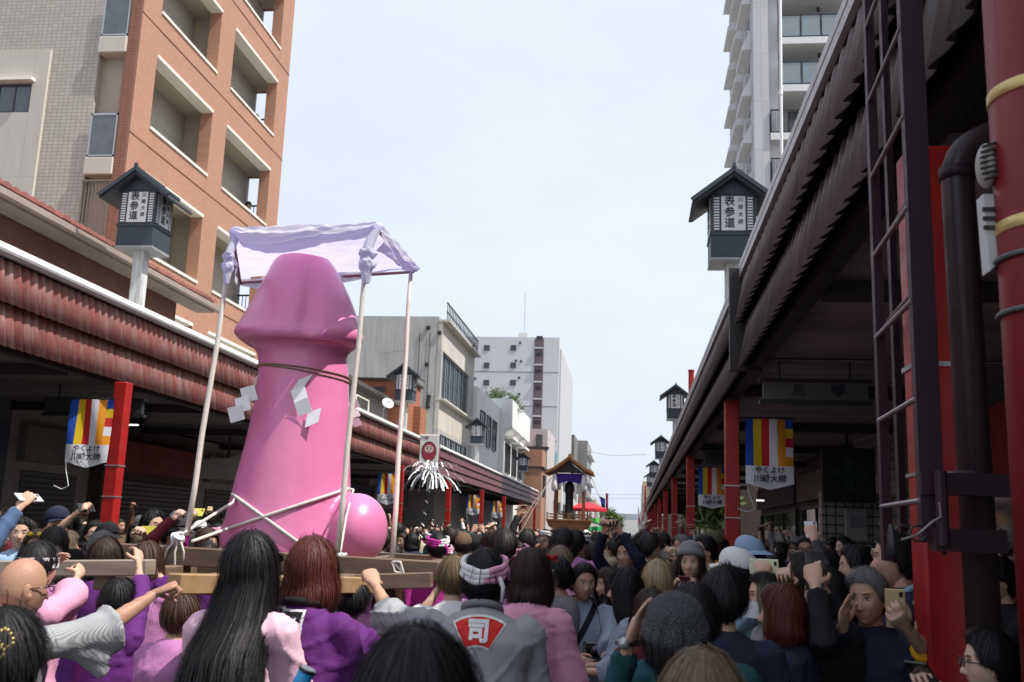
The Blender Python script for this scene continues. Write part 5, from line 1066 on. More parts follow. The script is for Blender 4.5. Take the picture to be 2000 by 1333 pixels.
    sl = spec.get('sleeve', {'happi': .62, 'jacket': .95, 'shirt': .38}[wt]); r0, r1 = {'happi': (.068, .092), 'jacket': (.064, .044), 'shirt': (.060, .058)}[wt]; r1 = spec.get('cuff', r1)
    for s in (-1, 1):
        S, E_, W, a, hk = arms[s]; g.ball(S+Vector((-s*.012, 0, -.014)), (.056+ex*.6), 14, 10)
        tot = (E_-S).length+(W-E_).length; pts = [S]; rad = [r0]; x = sl*tot; l1 = (E_-S).length
        if x <= l1: pts += [S.lerp(E_, .5*x/l1), S.lerp(E_, x/l1)]; rad += [(r0+r1)/2, r1]
        else: pts += [S.lerp(E_, .55), E_, E_.lerp(W, (x-l1)/(tot-l1)*.5), E_.lerp(W, (x-l1)/(tot-l1))]; rad += [r0*.9, (r0+r1)/2*.98, r1*1.02, r1]
        if wt == 'happi': # hanging wide sleeve mouth
            pts = [p+Vector((0, 0, -.018*i/max(1, len(pts)-1))) for i, p in enumerate(pts)]
        g.tube(pts, rad, 16)
        if wt == 'happi' and abs((pts[-1]-S).normalized().z) < .75:
            a_ = pts[-1]; d_ = (pts[-1]-pts[-2]).normalized()
            g.tube([S.lerp(a_, .45)+Vector((0, 0, -.03)), S.lerp(a_, .75)+Vector((0, 0, -.075)), a_+Vector((0, 0, -.105))-d_*.01], [.045, .050, .052], 12); g.tube([S.lerp(a_, .65)+Vector((0, 0, -.08)), a_+Vector((0, 0, -.165))-d_*.01], [.03, .036], 12)
    V, F, N = smooth_remesh(g, spec.get('gvox', .017 if not spec.get('lod') else .023), 3, .5)
    sd_ = spec.get('seed', 0)*1.7; P = V; q = P*1.0
    warp = np.sin(q[:, 0]*7+q[:, 2]*5+sd_)*.8+np.sin(q[:, 1]*11-q[:, 2]*7+sd_*2)*.6
    f1 = (np.sin(q[:, 0]*40+q[:, 1]*22+q[:, 2]*5+warp*1.6+sd_)*.5+.5)**1.5*np.clip((1.42-q[:, 2])/.5, .15, 1); f2 = 1-np.abs(np.sin(-q[:, 0]*13+q[:, 2]*21+q[:, 1]*11+warp*1.9+sd_*3)); f4 = 1-np.abs(np.sin(q[:, 0]*17+q[:, 2]*15-q[:, 1]*9+warp*2.3+sd_*5)); f3 = np.sin(q[:, 0]*90+q[:, 1]*70+q[:, 2]*30+warp*4)
    mask = .35+.65*(np.sin(q[:, 0]*5+q[:, 2]*6+sd_)*.5+.5)
    disp = (f1*.009+f2**6*.011+f4**7*.008+f3*.0008-.003)*mask*spec.get('wrinkle', 1.); V = V+N*disp[:, None]
    if wt == 'happi': # straight centre seam on the back
        pass
    gar = MB(); gar.V = [tuple(v) for v in V]; gar.F = F; gar.M = [0]*len(F)
    parts = {'body': (body, None), ({'happi': 'happi_coat', 'jacket': 'jacket', 'shirt': 'shirt'}[wt]): (gar, 'top')}
    # collar
    c = MB(); th_ = spec.get('collar', 0)
    if th_:
        pts = []
        for i in range(21):
            t = -2.6+5.2*i/20; a = abs(t); r_ = .070+.0*a; pts.append(Tw @ Vector((math.sin(t)*.078, -.022-math.cos(t)*.072, 1.455-.012*math.cos(t)*-1-.03*max(0, a-1.2)-.10*max(0, a-2.1))))
        c.tube(pts, [.016]*21, 8); parts['collar'] = (c, 'collar')
    # trousers, shoes
    t = MB()
    if spec.get('skirt'): t.add(*ring_loft([(.28, .24, .2, 0), (.6, .21, .17, 0), (.86, .17, .13, 0), (1.0, .145, .11, 0)], lambda x, y, z: (x, y, z)))
    else:
        t.add(*ring_loft([(.78, .165, .115, 0), (.9, .175, .125, 0), (1.0, .155, .115, 0)], lambda x, y, z: (x, y, z)))
        for s in (-1, 1): t.tube([(s*.085, 0, .86), (s*.10, .005, .66), (s*.10, .005, .45), (s*.10, -.015, .10)], [.10, .088, .072, .062], 12)
    parts['skirt' if spec.get('skirt') else 'trousers'] = (t, 'legs')
    for s in (-1, 1):
        f = MB(); f.tube([(s*.10, -.075, .045), (s*.102, 0, .055), (s*.108, .09, .042), (s*.112, .165, .032)], [.036, .046, .046, .026], 10); parts['shoe%s' % ('' if s < 0 else '~')] = (f, 'shoe')
    # hair / hats
    hs = spec.get('hair', 'short')
    if hs and hs != 'none':
        hm = hair_mesh(hs, spec.get('seed', 0), spec.get('dense', .6), spec.get('back', .14 if hs == 'bob' else .45), wave=spec.get('wave', 0)); hm.V = [tuple(HM_ @ (Vector(v)*(spec.get('hs', 1.) if spec.get('hat') not in ('cap', 'bucket', 'beanie') else .95))) for v in hm.V]; parts['hair'] = (hm, 'hair')
    ht = spec.get('hat')
    if ht:
        m = MB(); m2 = MB(); nu = 32
        def rad(z): return max(0, 1-(max(0, z-.0)/.135)**2)**.5
        if ht in ('cap', 'beanie', 'bucket'):
            zb = .050 if ht != 'beanie' else .040; rows = []
            for i in range(9):
                z = zb+(.156-zb)*i/8; q_ = max(.03, 1-((z-zb)/(.160-zb))**2.4)**.5; o_ = .016 if ht != 'beanie' else .020+.004*math.sin(i*1.3); rows.append((z, (.0765+o_)*q_, (.094+o_)*q_, -.005))
            V_, F_ = ring_loft(rows, lambda x, y, z: tuple(HM_ @ Vector((x, y, z+(.28*y if ht == 'beanie' else .20*y)-.004))), nu)
            m.add(V_, F_)
            if ht == 'cap': m.grid(lambda u, v: tuple(HM_ @ Vector(((-.075+.15*u)*(1-.25*v), .085+.075*v*math.sin(math.pi*(.12+.76*u))**.5, .066-.012*v-.02*abs(2*u-1)**2))), 11, 5); m.grid(lambda u, v: tuple(HM_ @ Vector(((-.075+.15*u)*(1-.25*v), .085+.075*v*math.sin(math.pi*(.12+.76*u))**.5, .061-.012*v-.02*abs(2*u-1)**2))), 11, 5)
            if ht == 'bucket': m.grid(lambda u, v: tuple(HM_ @ Vector((math.sin(2*math.pi*u)*(.09+.055*v), -.005+math.cos(2*math.pi*u)*(.108+.055*v), .055-.03*v))), 33, 4)
            parts['hat'] = (m, 'hat')
        if ht == 'headband':
            for i in range(3):
                pts = [HM_ @ Vector(((.090+.004*math.sin(3*a+i*2))*math.cos(a), -.008+(.108+.004*math.sin(4*a+i))*math.sin(a), .078-.020*i+.022*math.sin(a)+.004*math.sin(5*a+i))) for a in [2*math.pi*j/30 for j in range(31)]]; m.tube(pts, .0150, 8)
            m.M = [0 if (f_[0] % 1) == 0 and Vector(m.V[f_[0]]).x < (HM_ @ Vector((.012, 0, 0))).x else 1 for f_ in m.F]
            a_ = HM_ @ Vector((.07, -.085, .03)); m.tube([a_, a_+Vector((.02, -.01, -.04)), a_+Vector((.015, -.005, -.10))], [.012, .01, .006], 6); m.M += [1]*(len(m.F)-len(m.M)); parts['headband'] = (m, 'hat')
        if ht == 'towel':
            m.grid(lambda u, v: tuple(HM_ @ Vector(((.088+.006*math.sin(9*u*6))*math.cos(2*math.pi*u), -.005+.106*math.sin(2*math.pi*u), .01+.05*v))), 40, 6); parts['towel'] = (m, 'hat')
    if spec.get('mask'):
        m = MB(); m.grid(lambda u, v: tuple(HM_ @ Vector((.062*math.sin((u-.5)*2.6)/.96, .022+.080*math.cos((u-.5)*2.6)-.004*(2*v-1)**2+.012*math.exp(-((u-.5)/.16)**2), -.100+.085*v))), 15, 9); parts['face_mask'] = (m, 'mask')
        for s in (-1, 1): q = MB(); q.tube([HM_ @ Vector((s*.055, .062, -.035)), HM_ @ Vector((s*.078, .0, -.005))], .0015, 4); parts['mask_strap'+('' if s < 0 else '~')] = (q, 'mask')
    if spec.get('glasses'):
        m = MB(); gl = MB()
        for s in (-1, 1):
            P = [HM_ @ Vector((s*.033+.024*math.cos(a), .0965, .008+.017*math.sin(a))) for a in [2*math.pi*j/16 for j in range(17)]]; m.tube(P, .0022, 6); m.tube([HM_ @ Vector((s*.057, .094, .013)), HM_ @ Vector((s*.079, .06, .012)), HM_ @ Vector((s*.081, -.005, .006))], .0024, 5); gl.add([tuple(p) for p in P[:-1]], [tuple(range(16))])
        m.tube([HM_ @ Vector((-.009, .099, .011)), HM_ @ Vector((.009, .099, .011))], .0022, 5); parts['glasses_frame'] = (m, 'glasses'); parts['lenses'] = (gl, 'lens')
    if k != 1:
        for n_, (m, r_) in parts.items(): m.V = [(x*k, y*k, z*k) for x, y, z in m.V]
    return parts, {s: hands[s]*k for s in hands}, arms, k, HM_
m_phone = mat('phone_black', (.012, .012, .014), .2, 0, coat=.4); m_lens = mat('clear_lens', (.25, .26, .28), .08, 0, spec=.8)
n_ = m_lens.node_tree; n_.nodes['Principled BSDF'].inputs['Alpha'].default_value = .25
def build_person(spec, label=None, group=None, loc=(0, 0, 0), rz=0.):
    T = thing('person', label, 'person', loc, rz, group); parts, hands, arms, k, HM_ = person_parts(spec)
    sk = SK[spec.get('skin', 0)]
    for nm, (m, role) in parts.items():
        if role is None: ms = [sk, m_lip, m_eye, m_iris]
        elif role == 'top': ms = [CL[spec.get('col', 'navy')]]
        elif role == 'collar': ms = [CL[spec.get('collar_col', 'black')]]
        elif role == 'legs': ms = [CL[spec.get('legs', 'charcoal')]]
        elif role == 'shoe': ms = [m_shoe]
        elif role == 'hair': ms = [HM[spec.get('hc', 'black')]]
        elif role == 'hat': ms = [CL[c] if isinstance(c, str) else c for c in spec.get('hatc', ['navy'])]
        elif role == 'mask': ms = [CL['white']]
        elif role == 'glasses': ms = [m_phone]
        else: ms = [m_lens]
        m.build(nm.replace('~', ''), ms, T, smooth=True, local=True)
    return T, hands, k, HM_
# ================= the people one can tell apart =================
PEOPLE = []      # (x, y) of everyone placed
def make_phone(P, N, land=False, label='', col=None, case=None, upv=(0, 0, 1), sc=1.):
    N = Vector(N).normalized(); u = Vector(upv); u = (u-N*u.dot(N)).normalized(); r_ = u.cross(N); T = thing('mobile_phone', label, 'phone', P)
    w, h = (.075*sc, .152*sc) if not land else (.152*sc, .075*sc)
    M_ = Matrix(((r_.x, u.x, N.x, 0), (r_.y, u.y, N.y, 0), (r_.z, u.z, N.z, 0), (0, 0, 0, 1)))
    def bb(x0, x1, y0, y1, z0, z1, nm, m, bev=0):
        q = MB().box(x0, x1, y0, y1, z0, z1); q.V = [tuple(M_ @ Vector(v)) for v in q.V]; return q.build(nm, m, T, local=True, bevel=bev)
    bb(-w/2, w/2, -h/2, h/2, -.005, .004, 'case', case or m_phone, .0025); bb(-w/2+.004, w/2-.004, -h/2+.006, h/2-.006, .004, .0046, 'screen', mat('phone_screen', (.05, .07, .10), .1, 0, coat=.5)); bb(-w/2+.008, -w/2+.022, h/2-.03, h/2-.01, -.0062, -.005, 'camera_lens', m_iris)
    return T
PH = []
def hero(label, px, py, Y, face, ph=None, **s):
    q = aY(px, py, Y); hair_ = .016 if s.get('hair', 'short') != 'balding' else .004; h = q.z-hair_; s['h'] = h; rz = R(face); s.setdefault('seed', len(PEOPLE)+1); s['lod'] = 1 if Y > 5.9 else 0
    if Y > 5.9: s['dense'] = min(s.get('dense', .6), .5)
    cz, sz = math.cos(-rz), math.sin(-rz); loc = Vector((q.x, Y, 0)); ln = s.get('lean', (0, 0)); 
    off = Vector((ln[1]*.6, ln[0]*.6, 0)); loc = loc-Matrix.Rotation(rz, 3, 'Z') @ off
    def toL(w): d = w-loc; return Vector((d.x*cz-d.y*sz, d.x*sz+d.y*cz, d.z))
    for k_ in ('L', 'R'):
        if isinstance(s.get(k_), tuple): s[k_] = toL(aY(*s[k_]))
    T, hands, k, HM_ = build_person(s, label, s.pop('group', None), loc, rz); PEOPLE.append((loc.x, loc.y))
    if ph:      # (which, label, landscape, case)
        W = {m_: T.matrix_basis @ hands[m_] for m_ in hands}; P = {'L': W[-1], 'R': W[1], 'B': (W[-1]+W[1])/2}[ph[0]]; eye = T.matrix_basis @ (HM_ @ Vector((0, .1, 0)))
        N = (eye-P); P = P+Vector((0, 0, .02)); make_phone(P, N, ph[2], ph[1], case=MATS.get(ph[3]) if len(ph) > 3 else None)
    if not (1.38 < h < 1.92): print('HEIGHT', label, round(h, 2))
    return T, HM_, loc, rz
mat('phone_white', (.6, .6, .6), .3, 0, coat=.4); mat('phone_yellow', (.62, .60, .08), .4, 0); mat('phone_cream', (.62, .66, .45), .4, 0); mat('phone_red', (.16, .012, .03), .4, 0); mat('phone_gold', (.5, .36, .2), .3, 0)
# --- shrine bearers and people nearest the camera ---
bald = hero('bald man in grey striped coat reaching right to grip the beam, lower left', 48, 1079, 3.45, -28, hair='none', top='happi', col='grey_stripe', R=(303, 1160, 3.70), hR='grip', bendR=(.7, .3, .15), palmR=(0, .2, -1), L='down', collar=1, collar_col='pink', glasses=1, gvox=.012, wide=1.1, bulk=1.15, skin=3, lean=(.12, 0), head=(-.15, 0, 0), wrinkle=.6, sleeve=.60, cuff=.098, poleR=(.2, -.5, -1))
orn = hero('woman with a black bun and gold bead hairpin at the bottom left corner', 2, 1186, 1.95, 4, fem=True, hair='bun', dense=1.6, top='jacket', col='black', gvox=.014)
longh = hero('woman with very long straight black hair over a pale pink coat', 487, 1040, 3.5, -4, fem=True, hair='long', back=.86, dense=1.3, top='happi', col='pale_pink', L='front', R='front', gvox=.012, bulk=.84, wide=.94, wrinkle=.7, sleeve=.7)
redb = hero('woman with glossy red-brown bob in a purple coat with black lettering', 607, 1050, 3.8, -6, fem=True, hair='bob', hc='red_brown', back=.155, dense=1.8, top='happi', col='purple', L='front', R='front', gvox=.012, collar=1, collar_col='black', wrinkle=1.2, sleeve=.75)
grey = hero('man in grey striped coat with red fan crest and pink headband, arm on the beam', 949, 1068, 4.25, 3, lean=(.20, 0), head=(0, .12, 0), hair='short', dense=1.2, top='happi', col='grey_stripe', hat='headband', hatc=['white', 'pink'], L=(732, 1142, 4.5), hL='grip', palmL=(0, .3, -1), bendL=(-.25, .2, .5), R='front', gvox=.011, wide=1.12, bulk=1.15, collar=1, collar_col='grey', skin=1, sleeve=.62, cuff=.088, wrinkle=1.5)
hero('woman with dark bobbed wig in a mauve pink coat beside the fan crest man', 1036, 1072, 4.85, -8, fem=True, hair='bob', hc='dark_brown', back=.17, dense=1.4, top='happi', col='pink', L='front', R='down', gvox=.013, sleeve=.9)
hero('olive-haired bearer in a white shirt gripping the right end of the beam', 888, 1084, 5.35, 5, hair='short', hc='olive', top='shirt', col='white', L=(856, 1150, 5.6), hL='grip', bendL=(0, 0, .6))
hero('bearer with white cloth on the head and pink sleeve raised over the beam', 70, 1058, 4.4, -15, fem=True, hair='updo', hat='towel', hatc=['white'], top='happi', col='pink', L=(92, 1115, 4.75), R=(170, 1100, 4.95), hR='grip', sleeve=.72, cuff=.088)
hero('brown-bobbed bearer in purple coat behind the left beam end', 205, 1050, 5.5, 0, fem=True, hair='bob', hc='dark_brown', top='happi', col='purple', R=(285, 1092, 5.55), hR='grip', L='front', sleeve=.6)
hero('brown-bobbed bearer in mauve coat just left of the long-haired woman', 285, 1058, 5.5, 0, fem=True, hair='bob', hc='brown', top='happi', col='mauve', L='front', R='front', bulk=1.1)
hero('purple-coated bearer half hidden below the beam left of the long hair', 228, 1128, 4.6, -15, fem=True, hair='short', top='happi', col='purple', L='front', R=(272, 1092, 4.8), hR='relax', poleR=(1, 0, .25), sleeve=.8, cuff=.06, bulk=1.1)
hero('mauve-aproned bearer right behind the long-haired woman', 352, 1150, 4.3, -10, fem=True, hair='short', hc='brown', top='happi', col='mauve', L='front', R='front', bulk=1.2)
hero('purple-coated bearer between the red bob and the fan crest coat', 690, 1128, 5.0, 0, fem=True, hair='short', top='happi', col='purple', legs='denim', L='front', R='front')
hero('bearer in a mauve coat under the beam beside the raised arm', 760, 1120, 5.9, 0, fem=True, hair='bob', hc='brown', top='happi', col='mauve', legs='denim')
blur = hero('out of focus black-haired head at the bottom centre edge', 812, 1226, 1.5, 0, hair='short', dense=2.2, top='jacket', col='black', wide=1.05)
hero('woman holding a black camera sideways before the dark bob', 1094, 1086, 6.2, 75, fem=True, hair='updo', top='jacket', col='grey', L='face', R='face', hL='hold', hR='hold')
jman = hero('smiling man in blue-grey coat with a black camera strap, facing the camera', 1137, 1098, 6.3, 192, hair='short', dense=1.2, top='happi', col='blue_grey', R='front', L=(1195, 1290, 5.9), gvox=.013, collar=1, collar_col='black', skin=1, bulk=1.1, head=(.15, -.1, 0), sleeve=.8)
hero('woman with short brown hair smiling left behind the strap man', 1192, 1110, 7.0, 130, fem=True, hair='bob', hc='dark_brown', top='jacket', col='blue_grey')
hero('woman in profile with long black hair and blue-grey coat, facing left', 1230, 1110, 5.6, 88, fem=True, hair='long', back=.34, top='happi', col='blue_grey', gvox=.013, dense=1.2, L='front', R='front')
hero('woman with long blond hair seen from behind in the right crowd', 1284, 1094, 6.1, 5, fem=True, hair='long', hc='blond', back=.30, top='jacket', col='black', dense=1.1)
hero('short brown-haired person just above the knitted cap', 1276, 1150, 4.7, 20, fem=True, hair='bob', hc='dark_brown', back=.13, top='jacket', col='dark_red')
knit = hero('person in a big dark knitted cap with a hand and watch raised beside it', 1318, 1172, 2.75, -5, hair='short', hat='beanie', hatc=[mat('charcoal_knit', (.035, .04, .045), .9, .2, 5, .9, 60, kind='knit', kp=((.16, .16, .15), 130.))], top='jacket', col='teal', L=(1228, 1262, 2.95), hL='flat', palmL=(.9, -.2, 0), bendL=(.2, 0, .5), gvox=.013, poleL=(-.3, .2, -1), hs=1.02)
hero('dark-haired man in a teal jacket directly behind the knitted cap', 1356, 1140, 3.55, 0, hair='short', dense=1.3, top='jacket', col='teal', gvox=.014)
hero('tall black-haired man in navy right of the knitted cap', 1412, 1106, 4.0, -10, hair='short', dense=1.3, top='jacket', col='navy')
hero('ash-brown haired person cut off at the bottom edge below the knitted cap', 1375, 1272, 2.05, 6, fem=True, hair='bob', hc='ash', back=.2, dense=2.4, top='jacket', col='olive')
# --- onlookers on the right ---
hero('woman in profile with a red-brown bob and navy coat, facing left', 1536, 1142, 4.3, 82, fem=True, hair='bob', hc='red_brown', back=.13, dense=1.3, top='jacket', col='navy', gvox=.014, head=(.05, .05, 0))
hero('onlooker wearing a white face mask beside the red-brown bob', 1503, 1118, 5.0, 102, fem=True, hair='short', top='jacket', col='grey', mask=True, head=(0, .05, 0), dense=.9)
hero('man craning up behind a pale phone held in both hands', 1566, 1080, 5.2, 76, ('L', 'pale green phone held up in front of the craning man', True, 'phone_cream'), hair='short', hc='soft_black', top='jacket', col='olive', R=(1535, 1125, 4.9), L=(1492, 1126, 5.0), hL='hold', hR='hold', head=(0, .22, 0), dense=1.)
hero('man in a long black coat raising a camera with both hands', 1622, 1104, 4.5, 62, ('B', 'small black camera phone raised by the black-coated man', False), hair='short', top='jacket', col='black', L=(1592, 1142, 4.2), R=(1608, 1150, 4.4), hL='hold', hR='hold', bulk=1.15, gvox=.014)
hero('grey-haired older man looking towards the camera past raised hands', 1697, 1108, 4.5, 148, hair='short', hc='grey', top='jacket', col='navy', skin=1, gvox=.015, dense=1., head=(0, -.1, 0), R=(1652, 1215, 4.05), hR='flat', sleeve=.9, bendR=(0, .2, 1.))
hero('tall grey-haired man in a navy suit in profile behind the ladder', 1757, 1038, 5.1, 84, hair='short', hc='soft_black', top='jacket', col='navy', skin=4, collar=1, collar_col='light_blue')
hero('person in a mustard jumper reaching round the red post with a phone', 1838, 1112, 4.75, 62, ('L', 'silver phone held up between two hands in mustard sleeves', False, 'phone_gold'), hair='short', top='jacket', col='mustard', L=(1768, 1224, 4.2), R=(1790, 1216, 4.3), hL='hold', hR='hold', gvox=.013, sleeve=.66, cuff=.062, skin=0, poleL=(0, -.4, -1), poleR=(.5, -.2, -1))
hero('bespectacled man in profile at the bottom right corner by the drain pipe', 1944, 1228, 3.55, 84, ('R', 'black phone held upright before the near red post', False), hair='short', top='jacket', col='black', glasses=1, R=(1812, 1345, 3.45), hR='hold', gvox=.014, dense=1.3, skin=2)
hero('person in black half hidden behind the big red pillar holding a phone', 1952, 1086, 5.8, 108, ('B', 'dark phone glimpsed beside the big red pillar', True), hair='short', top='jacket', col='black', L='face', R='face', hL='hold', hR='hold')
hero('onlooker with one arm thrust high holding a phone, right arcade', 1622, 1078, 6.6, 78, ('L', 'white phone thrust highest above the right-hand crowd', False, 'phone_white'), hair='short', top='jacket', col='charcoal', L=(1589, 1052, 6.4), hL='hold')
hero('woman with grey beret holding a dark red phone before her chin', 1352, 1062, 7.0, 165, ('B', 'dark red phone case held before the grey beret woman', False, 'phone_red'), fem=True, hair='bob', hc='dark_brown', hat='beanie', hatc=['grey'], top='jacket', col='blue_grey', L='face', R='face', hL='hold', hR='hold')
hero('man in navy shooting overhead with both arms raised in mid crowd', 1229, 1052, 8.2, 150, ('B', 'phone raised overhead in the middle of the crowd', True), hair='short', top='jacket', col='navy', L='phone_hi', R='phone_hi', hL='hold', hR='hold')
hero('person in a white and blue cap looking left past the dark hair', 1452, 1076, 5.6, 84, fem=True, hair='short', hat='cap', hatc=['white'], top='jacket', col='light_blue', L='face', hL='hold')
hero('onlooker in a pale blue bucket hat under the right arcade', 1472, 1052, 7.4, 95, fem=True, hair='bob', hat='bucket', hatc=['light_blue'], top='jacket', col='beige')
hero('person with dark hair and phone before the white tiled wall', 1678, 1066, 6.2, 90, ('B', 'blue phone raised before the tiled wall', True), hair='short', top='jacket', col='navy', L='phone', R='phone', hL='hold', hR='hold')
hero('orange-scarfed onlooker near the foot of the second red post', 1398, 1040, 10.5, 100, fem=True, hair='bob', hc='brown', hat='cap', hatc=['olive'], top='jacket', col='mustard')
hero('man with raised pale clipboard phone by the second red post', 1382, 1046, 9.2, 120, ('B', 'cream tablet raised near the second red post', True, 'phone_cream'), hair='short', top='jacket', col='beige', L='phone', R='phone', hL='hold', hR='hold')
# --- onlookers on the left ---
hero('onlooker in a denim jacket with a phone raised at the left edge', -22, 1004, 5.4, -85, ('R', 'silver phone raised at the far left edge', True, 'phone_white'), hair='short', top='jacket', col='denim', R=(40, 990, 5.3), hR='hold', L='down')
hero('young man in a pale shirt gazing right, far left crowd', 44, 1010, 7.6, -150, hair='short', top='jacket', col='light_blue', dense=1., bulk=1.)
sung = hero('woman in mirrored yellow sunglasses at the far left', 79, 1034, 6.9, -165, fem=True, hair='bob', hc='dark_brown', top='jacket', col='mauve', R='face', hR='hold')
hero('man in a dark blue cap shooting with one bent arm, left crowd', 112, 994, 7.3, -140, ('R', 'black phone held over the dark blue cap', True), hair='short', hat='cap', hatc=['navy'], top='shirt', col='black', R=(150, 1003, 7.1), hR='hold')
hero('person with a flat black hat and dark glasses left of the red post', 206, 1024, 7.8, -120, hair='short', hat='bucket', hatc=['black'], top='jacket', col='black')
hero('man peeping over a yellow-green phone right of the red post', 296, 996, 8.3, -115, ('B', 'yellow-green phone held up right of the red post', True, 'phone_yellow'), hair='short', top='jacket', col='charcoal', L=(283, 1048, 8.0), R=(300, 1050, 8.1), hL='hold', hR='hold')
hero('onlooker in a wide dark hat reaching up with a black phone', 338, 1010, 7.6, -100, ('R', 'black phone raised just left of the canopy pole', True), hair='short', hat='bucket', hatc=['charcoal'], top='jacket', col='dark_red', R=(340, 1012, 7.4), hR='hold')
hero('onlooker with purple flowers in the hair beside the sculpture', 402, 1032, 8.6, -110, ('R', 'yellow phone held by the canopy pole', True, 'phone_yellow'), fem=True, hair='bob', hc='brown', top='jacket', col='magenta', R=(372, 1018, 8.2), hR='hold')
hero('bearer in magenta coat and cap beyond the right canopy pole', 856, 1040, 8.8, 10, hair='short', hat='headband', hatc=['magenta', 'white'], top='happi', col='magenta')
hero('brown-capped walker beyond the olive-haired bearer', 905, 1044, 10.5, 0, hair='short', hat='cap', hatc=['brown'], top='jacket', col='white')
# two people leaning out of the orange block
for i, (x, y) in enumerate(((504, 203), (487, 401))):
    zf = (14.3, 11.2)[i]-.85; q = aX(x, y, -12.75); sp = dict(h=1.72, hair='short', hat=None if i == 0 else 'cap', hatc=['charcoal'], top='jacket', col='charcoal', vox=.03, gvox=.03, seed=90+i, L='front', R='front')
    build_person(sp, ['person looking out of the upper loggia of the orange block', 'capped person looking out of the lower loggia of the orange block'][i], None, (q.x, min(q.y, 30.2), zf), R(-120))
# --- details on the nearest people ---
def conform(T, mb, nm, m, off=.006, ydir=1, parent_role=('happi_coat', 'jacket')):
    """drape flat artwork (local x, z) on the back of a garment"""
    go = [c for c in T.children if c.name.split('.')[0] in parent_role][0]; bv = BVHTree.FromPolygons([v.co for v in go.data.vertices], [tuple(p.vertices) for p in go.data.polygons])
    V = []
    for v in mb.V:
        h = bv.ray_cast(Vector((v[0], -1.5*ydir, v[2])), Vector((0, ydir, 0))); y = h[0].y if h[0] is not None else -.14*ydir; V.append((v[0], y-off*ydir, v[2]))
    mb.V = V; return mb.build(nm, m, T, local=True, smooth=False)
def text_mb(s, size, cx, cz, mirror=False, bold=0.):
    me = text_mesh(s, size, 0, bold=bold); bm = bmesh.new(); bm.from_mesh(me); bmesh.ops.subdivide_edges(bm, edges=[e for e in bm.edges if e.calc_length() > .02], cuts=2, use_grid_fill=False); bmesh.ops.triangulate(bm, faces=bm.faces[:])
    mb = MB(); mb.add([(cx+v.co.x, 0, cz+v.co.y) for v in bm.verts], [tuple(v.index for v in f.verts) for f in bm.faces]) if bm.verts.ensure_lookup_table() is None and bm.verts.index_update() is None else None
    bm.free(); return mb
def fan(r0, r1, a, cx, cz, n=20, m=8):
    mb = MB(); mb.grid(lambda u, v: (cx+(r0+(r1-r0)*v)*math.sin((u-.5)*2*a), 0, cz+(r0+(r1-r0)*v)*math.cos((u-.5)*2*a)), n, m); return mb
T = grey[0]; cz_ = 1.33
conform(T, fan(.080, .200, .58, 0, cz_-.145), 'crest_border', CL['white'], .004); conform(T, fan(.089, .191, .54, 0, cz_-.145), 'crest_fan', mat('crest_red', (.58, .015, .012), .8, .05), .008)
conform(T, text_mb('司', .092, 0, cz_-.010, bold=.004), 'crest_character', CL['white'], .013)
T = redb[0]
for dx, dz, ch, sz in ((-.02, 1.33, '招', .13), (-.02, 1.20, '福', .13), (-.02, 1.07, '神', .13)):
    conform(T, text_mb(ch, sz, dx, dz, bold=.012), 'lettering_outline', CL['white'], .005); conform(T, text_mb(ch, sz, dx, dz, bold=.004), 'lettering', CL['black'], .010)
# gold bead hairpin
T, HM_ = orn[0], orn[1]; bd = MB(); rr2 = random.Random(3)
for k_ in range(7):
    c = Vector(((k_-3)*.017+.025, -.128-.004*abs(k_-3), -.085-.022*(k_ % 2))); R_ = .017
    for j in range(11): a = 2*math.pi*j/11; bd.ball(HM_ @ (c+Vector((R_*math.cos(a), -.006*math.sin(a*2), R_*math.sin(a)))), .0036, 7, 5)
bd.build('bead_hairpin', mat('gold_bead', (.62, .50, .18), .28, .2, 60, metal=.8), T, smooth=True, local=True)
# camera and strap of the smiling man
T = jman[0]; st = MB(); pts = [(-.13, .12+.02, 1.40), (-.06, .16, 1.30), (.04, .175, 1.15), (.13, .17, 1.0), (.18, .10, .92)]
go = [c for c in T.children if c.name.startswith('happi_coat')][0]; bv = BVHTree.FromPolygons([v.co for v in go.data.vertices], [tuple(p.vertices) for p in go.data.polygons]); P = []
for i in range(15):
    t = i/14; x = -.12+.30*t; z = 1.36-.50*t; h = bv.ray_cast(Vector((x, 1.5, z)), Vector((0, -1, 0))); P.append(Vector((x, (h[0].y if h[0] is not None else .1)+.006, z)))
for i in range(14): st.bar(P[i], P[i+1], .006, .035, (1, 0, .6))
st.build('shoulder_strap', CL['black'], T, local=True)
W = T.matrix_basis
C_T = thing('camera', 'black camera hanging at the chest of the smiling man', 'camera', W @ Vector((-.05, .20, 1.05)), W.to_euler().z); MB().box(-.065, .065, -.02, .03, -.045, .045).build('camera_body', m_phone, C_T, local=True, bevel=.008); l_ = MB(); l_.tube([(0, .03, 0), (0, .09, 0)], [.032, .035], 16); l_.build('lens', m_phone, C_T, local=True, smooth=True); MB().tube([(-.05, 0, .045), (-.03, -.05, .2), (.0, -.07, .33)], .004, 5).build('strap', m_phone, C_T, local=True)
q = aY(1083, 1128, 6.0); C_T = thing('camera', 'black camera pointed left by the woman beside the dark bob', 'camera', q, R(80)); MB().box(-.065, .065, -.02, .03, -.045, .045).build('camera_body', m_phone, C_T, local=True, bevel=.008); l_ = MB(); l_.tube([(0, .03, 0), (0, .12, 0)], [.035, .040], 16); l_.build('lens', m_phone, C_T, local=True, smooth=True)
